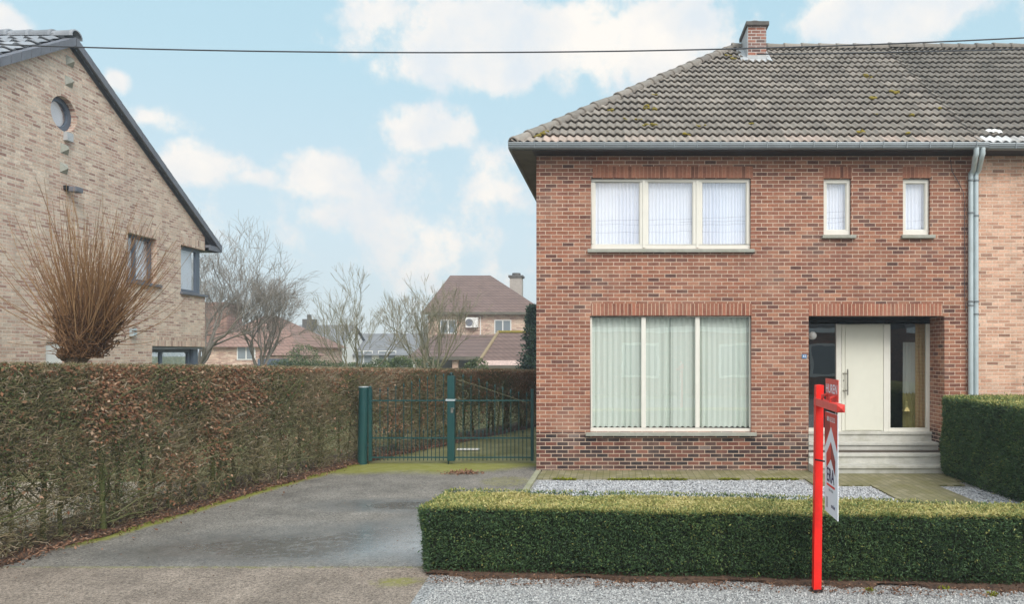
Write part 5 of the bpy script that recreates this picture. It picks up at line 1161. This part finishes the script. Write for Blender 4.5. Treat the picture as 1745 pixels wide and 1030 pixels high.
for (x, D, h, r_, lab) in ((802, 30, 1.85, .5, 'round green bush beside the carport post'), (668, 33, 1.95, .45, 'small round bush behind the mossy fruit tree'), (515, 40, 2.6, .8, 'green evergreen shrub beside the far white gable')):
    q = P(x, 0, D); leaf_cloud('garden_bush', lab, 'bush', (q.x, D, 0), [(q.x+rng.normal(0, .2), D, z, r_) for z in np.linspace(.4, h-r_, 4)], 6000, .09, M['shrub'])

# ------------------------------------------------------------------ houses in the background
def hip_roof(mb, x0, x1, y0, y1, z0, z1, inl, inr, ov=.35):
    x0 -= ov; x1 += ov; y0 -= ov; y1 += ov; ym = (y0+y1)/2; a, b_ = x0+inl, x1-inr
    mb.face([(x0, y0, z0), (x1, y0, z0), (b_, ym, z1), (a, ym, z1)]); mb.face([(x1, y1, z0), (x0, y1, z0), (a, ym, z1), (b_, ym, z1)])
    mb.face([(x0, y1, z0), (x0, y0, z0), (a, ym, z1)]); mb.face([(x1, y0, z0), (x1, y1, z0), (b_, ym, z1)]); mb.face([(x0, y0, z0), (x0, y1, z0), (x1, y1, z0), (x1, y0, z0)]); return mb
def far_window(parent, x, z, w_, h, y, mats=None):
    fr = MB().box(x-w_/2, x+w_/2, y-.05, y-.003, z, z+h).build('window', M['white_paint'], parent)
    for k in (0, 1): MB().box(x-w_/2+.07+k*(w_/2-.03), x-w_/2+.07+k*(w_/2-.03)+w_/2-.11, y-.056, y-.051, z+.07, z+h-.07).build('pane', mats or M['farglass'], fr)
m, t, b = newmat('far_glass'); b.inputs['Base Color'].default_value = (.22, .25, .27, 1); b.inputs['Roughness'].default_value = .08; M['farglass'] = m
D = 50.0
b0, b1 = P(730, 0, D).x, P(912, 0, D).x+2; ez_ = P(0, 533, D).z; rz_ = P(0, 471, D+5).z
hb = thing('background_house', 'brown roofed brick house with chimney behind the gate', 'house', ((b0+b1)/2, D+4, 0))
MB().box(b0, b1-1.6, D, D+9, 0, ez_).build('wall', M['brick_far'], hb)
xr0, xr1 = P(767, 0, D+4.5).x, P(836, 0, D+4.5).x
rf = MB(); x0, x1 = b0-.35, b1-1.6+.35; hip_roof(rf, b0, b1-1.6, D, D+9, ez_, rz_, xr0-(b0-.35), (b1-1.6+.35)-xr1); ro = rf.build('roof', M['roof_brown'], hb)
cq = P(880, 0, D+6); MB().box(cq.x-.45, cq.x+.45, D+5.6, D+6.5, ez_, P(0, 474, D+6).z).build('chimney', M['white_paint'], ro).data.materials[0] = simple('chimney_stone', g((168, 160, 152)), .9)
MB().box(cq.x-.55, cq.x+.55, D+5.5, D+6.6, P(0, 474, D+6).z+.002, P(0, 471.5, D+6).z+.05).tube([(cq.x, D+6, P(0, 472, D+6).z), (cq.x, D+6, P(0, 466, D+6).z)], .32, 10).build('chimney_cap', M['dkstone'], ro)
MB().box(b0-.35, b1-1.25, D-.45, D-.3, ez_-.15, ez_+.02).build('gutter', M['soffit'], hb)
for px in (764, 857): q = P(px, 568, D); far_window(hb, q.x, q.z-.05, 1.15, .95, D)
q = P(805.5, 559, D); ac = MB().box(q.x-.42, q.x+.42, D-.38, D-.05, q.z, q.z+.68).build('air_conditioner', M['white_paint'], hb, bevel=.02)
MB().tube([(q.x-.16, D-.40, q.z+.34), (q.x-.16, D-.385, q.z+.34)], .25, 16).build('fan_grille', M['slate'], ac); MB().box(q.x+.50, q.x+.56, D-.06, D-.003, P(0, 575, D).z, q.z+.75).build('pipe_duct', M['white_paint'], ac)
# lower wing with carport
wa, wb = P(700, 0, 44).x, P(842, 0, 44).x; zc0 = P(0, 608, 44).z; zc1 = P(0, 577, 46.5).z
cpn = thing('carport', 'open carport under a long brown tiled lean-to roof behind the hedge', 'carport', ((wa+wb)/2, 46, 0))
MB().face([(wa, 43.5, zc0), (wb, 43.5, zc0), (wb, 49.6, zc1+.3), (wa, 49.6, zc1+.3)]).face([(wa, 43.5, zc0-.05), (wb, 43.5, zc0-.05), (wb, 49.6, zc1+.2), (wa, 49.6, zc1+.2)]).build('roof', M['roof_brown'], cpn)
MB().box(wa, wb, 43.4, 43.5, zc0-.2, zc0).build('fascia', M['soffit'], cpn)
for px in (776, 715, 838): q = P(px, 0, 43.8); MB().box(q.x-.16, q.x+.16, 43.7, 44.0, 0, zc0-.1).build('post', M['brick_far'], cpn)
MB().box(wa, wb, 49.3, 49.5, 0, zc1).build('back_wall', M['soffit'], cpn)
# pyramid roofed shed in front
D = 36.0; sa, sb = P(812, 0, D).x, P(1000, 0, D).x; zs = P(0, 624, D).z; sp0, sp1 = P(849, 0, D+3).x, P(960, 0, D+3).x; zr = P(0, 567, D+3).z
sh = thing('garden_shed', 'low outbuilding with a hipped brown tile roof beside the brick house corner', 'shed', ((sa+sb)/2, D+3, 0))
MB().box(sa+.3, sb-.3, D+.2, D+5.8, 0, zs).build('wall', M['brick_far'], sh)
rf = MB(); x0_, x1_ = sa, sb; rf.face([(x0_, D, zs), (x1_, D, zs), (sp1, D+3, zr), (sp0, D+3, zr)]); rf.face([(x0_, D+6, zs), (x0_, D, zs), (sp0, D+3, zr)]); rf.face([(x1_, D+6, zs), (x0_, D+6, zs), (sp0, D+3, zr), (sp1, D+3, zr)]); rf.face([(x1_, D, zs), (x1_, D+6, zs), (sp1, D+3, zr)]); sro = rf.build('roof', M['roof_brown'], sh); MB().tube([(x0_, D, zs+.02), (sp0, D+3, zr+.02)], .09, 6).build('hip_tiles', simple('ochre_hip', g((150, 132, 104)), .9), sro); MB().tube([(sp0, D+3, zr+.02), (sp1, D+3, zr+.02)], .09, 6).build('ridge_tiles', M['moss_roof'], sro); MB().add([(x0_-.02, D-.08, zs+.02), (x1_, D-.08, zs+.02), (x1_, D+.35, zs+.02+(zr-zs)*.14), (x0_+.3, D+.35, zs+.02+(zr-zs)*.14)], [(0,1,2,3)]).build('eave_tiles', simple('pale_eave_tiles', g((196, 170, 160)), .9, var=.3, scale=12), sro)
MB().box(sa-.05, sb, D-.1, D-.01, zs-.12, zs+.03).build('gutter', M['soffit'], sh)
# orange roofed house
D = 48.0; a, b_ = P(345, 0, D).x, P(505, 0, D).x
oh = thing('background_house', 'orange tiled house seen through the large bare tree', 'house', ((a+b_)/2, D+4, 0))
z1_ = P(0, 592, D).z; MB().box(a, b_, D, D+8, 0, z1_).build('wall', M['brick_far'], oh)
rf = MB(); zr = P(0, 538, D+4).z; hip_roof(rf, a, b_, D, D+8, z1_, zr, 2.5, 3.5); ro = rf.build('roof', M['roof_red'], oh)
q = P(380, 0, D+4); MB().box(q.x-1.3, q.x+1.1, D+2.5, D+4.5, z1_, P(0, 518, D+4).z).build('chimney', M['roof_red'], ro)
for px in (490, 420): q = P(px, 614, D); far_window(oh, q.x, q.z, 1.2, 1.0, D)
q = P(495, 0, D-2); g2 = thing('garage', 'small garage with orange tiled pitch beside the orange roofed house', 'garage', (q.x, D-4, 0)); qa, qb = P(455, 0, D-4).x, P(513, 0, D-4).x
MB().box(qa, qb, D-5, D-1, 0, P(0, 606, D-5).z).build('wall', M['white_paint'], g2).data.materials[0] = M['brick_far']; rf = MB(); hip_roof(rf, qa, qb, D-5, D-1, P(0, 606, D-5).z, P(0, 581, D-3).z, 1.2, 1.2, .2); rf.build('roof', M['roof_red'], g2); q = P(466, 0, D-5); MB().box(q.x-.9, q.x+.9, D-5.05, D-5.01, 0, P(0, 612, D-5).z).build('door', M['anth'], g2)
# grey roofed houses further off
def grey_house(xa, xb, D, yr, ye, lab, ch=None, wins=()):
    a, b_ = P(xa, 0, D).x, P(xb, 0, D).x; h = thing('background_house', lab, 'house', ((a+b_)/2, D+4, 0)); ze = P(0, ye, D).z; zr = P(0, yr, D+4).z
    MB().box(a, b_, D, D+8, 0, ze).add([(a, D, ze), (a, D+8, ze), (a, D+4, zr-.1), (b_, D, ze), (b_, D+8, ze), (b_, D+4, zr-.1)], [(0,1,2), (3,5,4)]).build('wall', M['white_paint'], h)
    r_ = MB(); r_.face([(a-.2, D-.4, ze-.05), (b_+.2, D-.4, ze-.05), (b_+.2, D+4, zr), (a-.2, D+4, zr)]); r_.face([(a-.2, D+8.4, ze-.05), (b_+.2, D+8.4, ze-.05), (b_+.2, D+4, zr), (a-.2, D+4, zr)]); ro = r_.build('roof', M['roof_grey'], h)
    if ch: q = P(ch, 0, D+3); MB().box(q.x-.45, q.x+.45, D+2.6, D+3.6, zr-1, zr+.45).tube([(q.x, D+3, zr+.45), (q.x, D+3, zr+.85)], .2, 8).build('chimney', M['dkstone'], ro)
    for px in wins: q = P(px, 621, D); far_window(h, q.x, q.z, 1.6, 1.2, D)
    return h
grey_house(480, 574, 62, 554, 598, 'far pale house with grey slate roof and small chimney left of the slim bare tree', 527, (535, 556))
grey_house(590, 720, 66, 569, 605, 'far low pale house with long grey slate roof between the two slim bare trees', None, (620, 660))

# ------------------------------------------------------------------ houses across the street (behind the camera; they show in the window glass)
def opp(x0, x1, lab, rmat, seed):
    h = thing('opposite_house', lab, 'house', ((x0+x1)/2, -14, 0)); y = -10.5
    MB().box(x0, x1, -19, y, 0, 3.4).build('wall', M['brick_opp'], h)
    r_ = MB(); r_.face([(x0-.3, y+.4, 3.3), (x1+.3, y+.4, 3.3), (x1+.3, -14.7, 6.6), (x0-.3, -14.7, 6.6)]); r_.face([(x0-.3, -19.4, 3.3), (x1+.3, -19.4, 3.3), (x1+.3, -14.7, 6.6), (x0-.3, -14.7, 6.6)]); r_.build('roof', rmat, h)
    MB().box(x0-.3, x1+.3, y+.3, y+.5, 3.15, 3.38).build('fascia', M['white_paint'], h)
    for k in range(3):
        xc = x0+(x1-x0)*(k+.5)/3; fr = MB().box(xc-.9, xc+.9, y+.001, y+.06, .9, 2.6).build('window', M['white_paint'], h); MB().box(xc-.78, xc+.78, y+.061, y+.07, 1.02, 2.48).build('pane', M['farglass'], fr)
opp(-14, -3.2, 'single storey brick house across the street, left of the camera', M['roof_dark'], 1)
opp(-1.2, 13.2, 'single storey brick house across the street, right behind the camera', M['roof_dark'], 2)
opp(15, 26, 'single storey brick house across the street, far right', M['roof_dark'], 3)
m = bpy.data.materials.new('haze_air'); m.use_nodes = True; t = NT(m.node_tree); t.n.remove(t.n['Principled BSDF'])
v = t.new('ShaderNodeVolumePrincipled', Color=(.86, .92, 1.0)); v.inputs['Density'].default_value = .0024; v.inputs['Anisotropy'].default_value = .2
t.l.new(v.outputs[0], t.n['Material Output'].inputs['Volume'])
tag(MB().box(-120, 120, -40, 130, -1, 14).build('haze', m), kind='stuff')
print('polys', sum(len(o.data.polygons) for o in S.objects if o.type == 'MESH'))
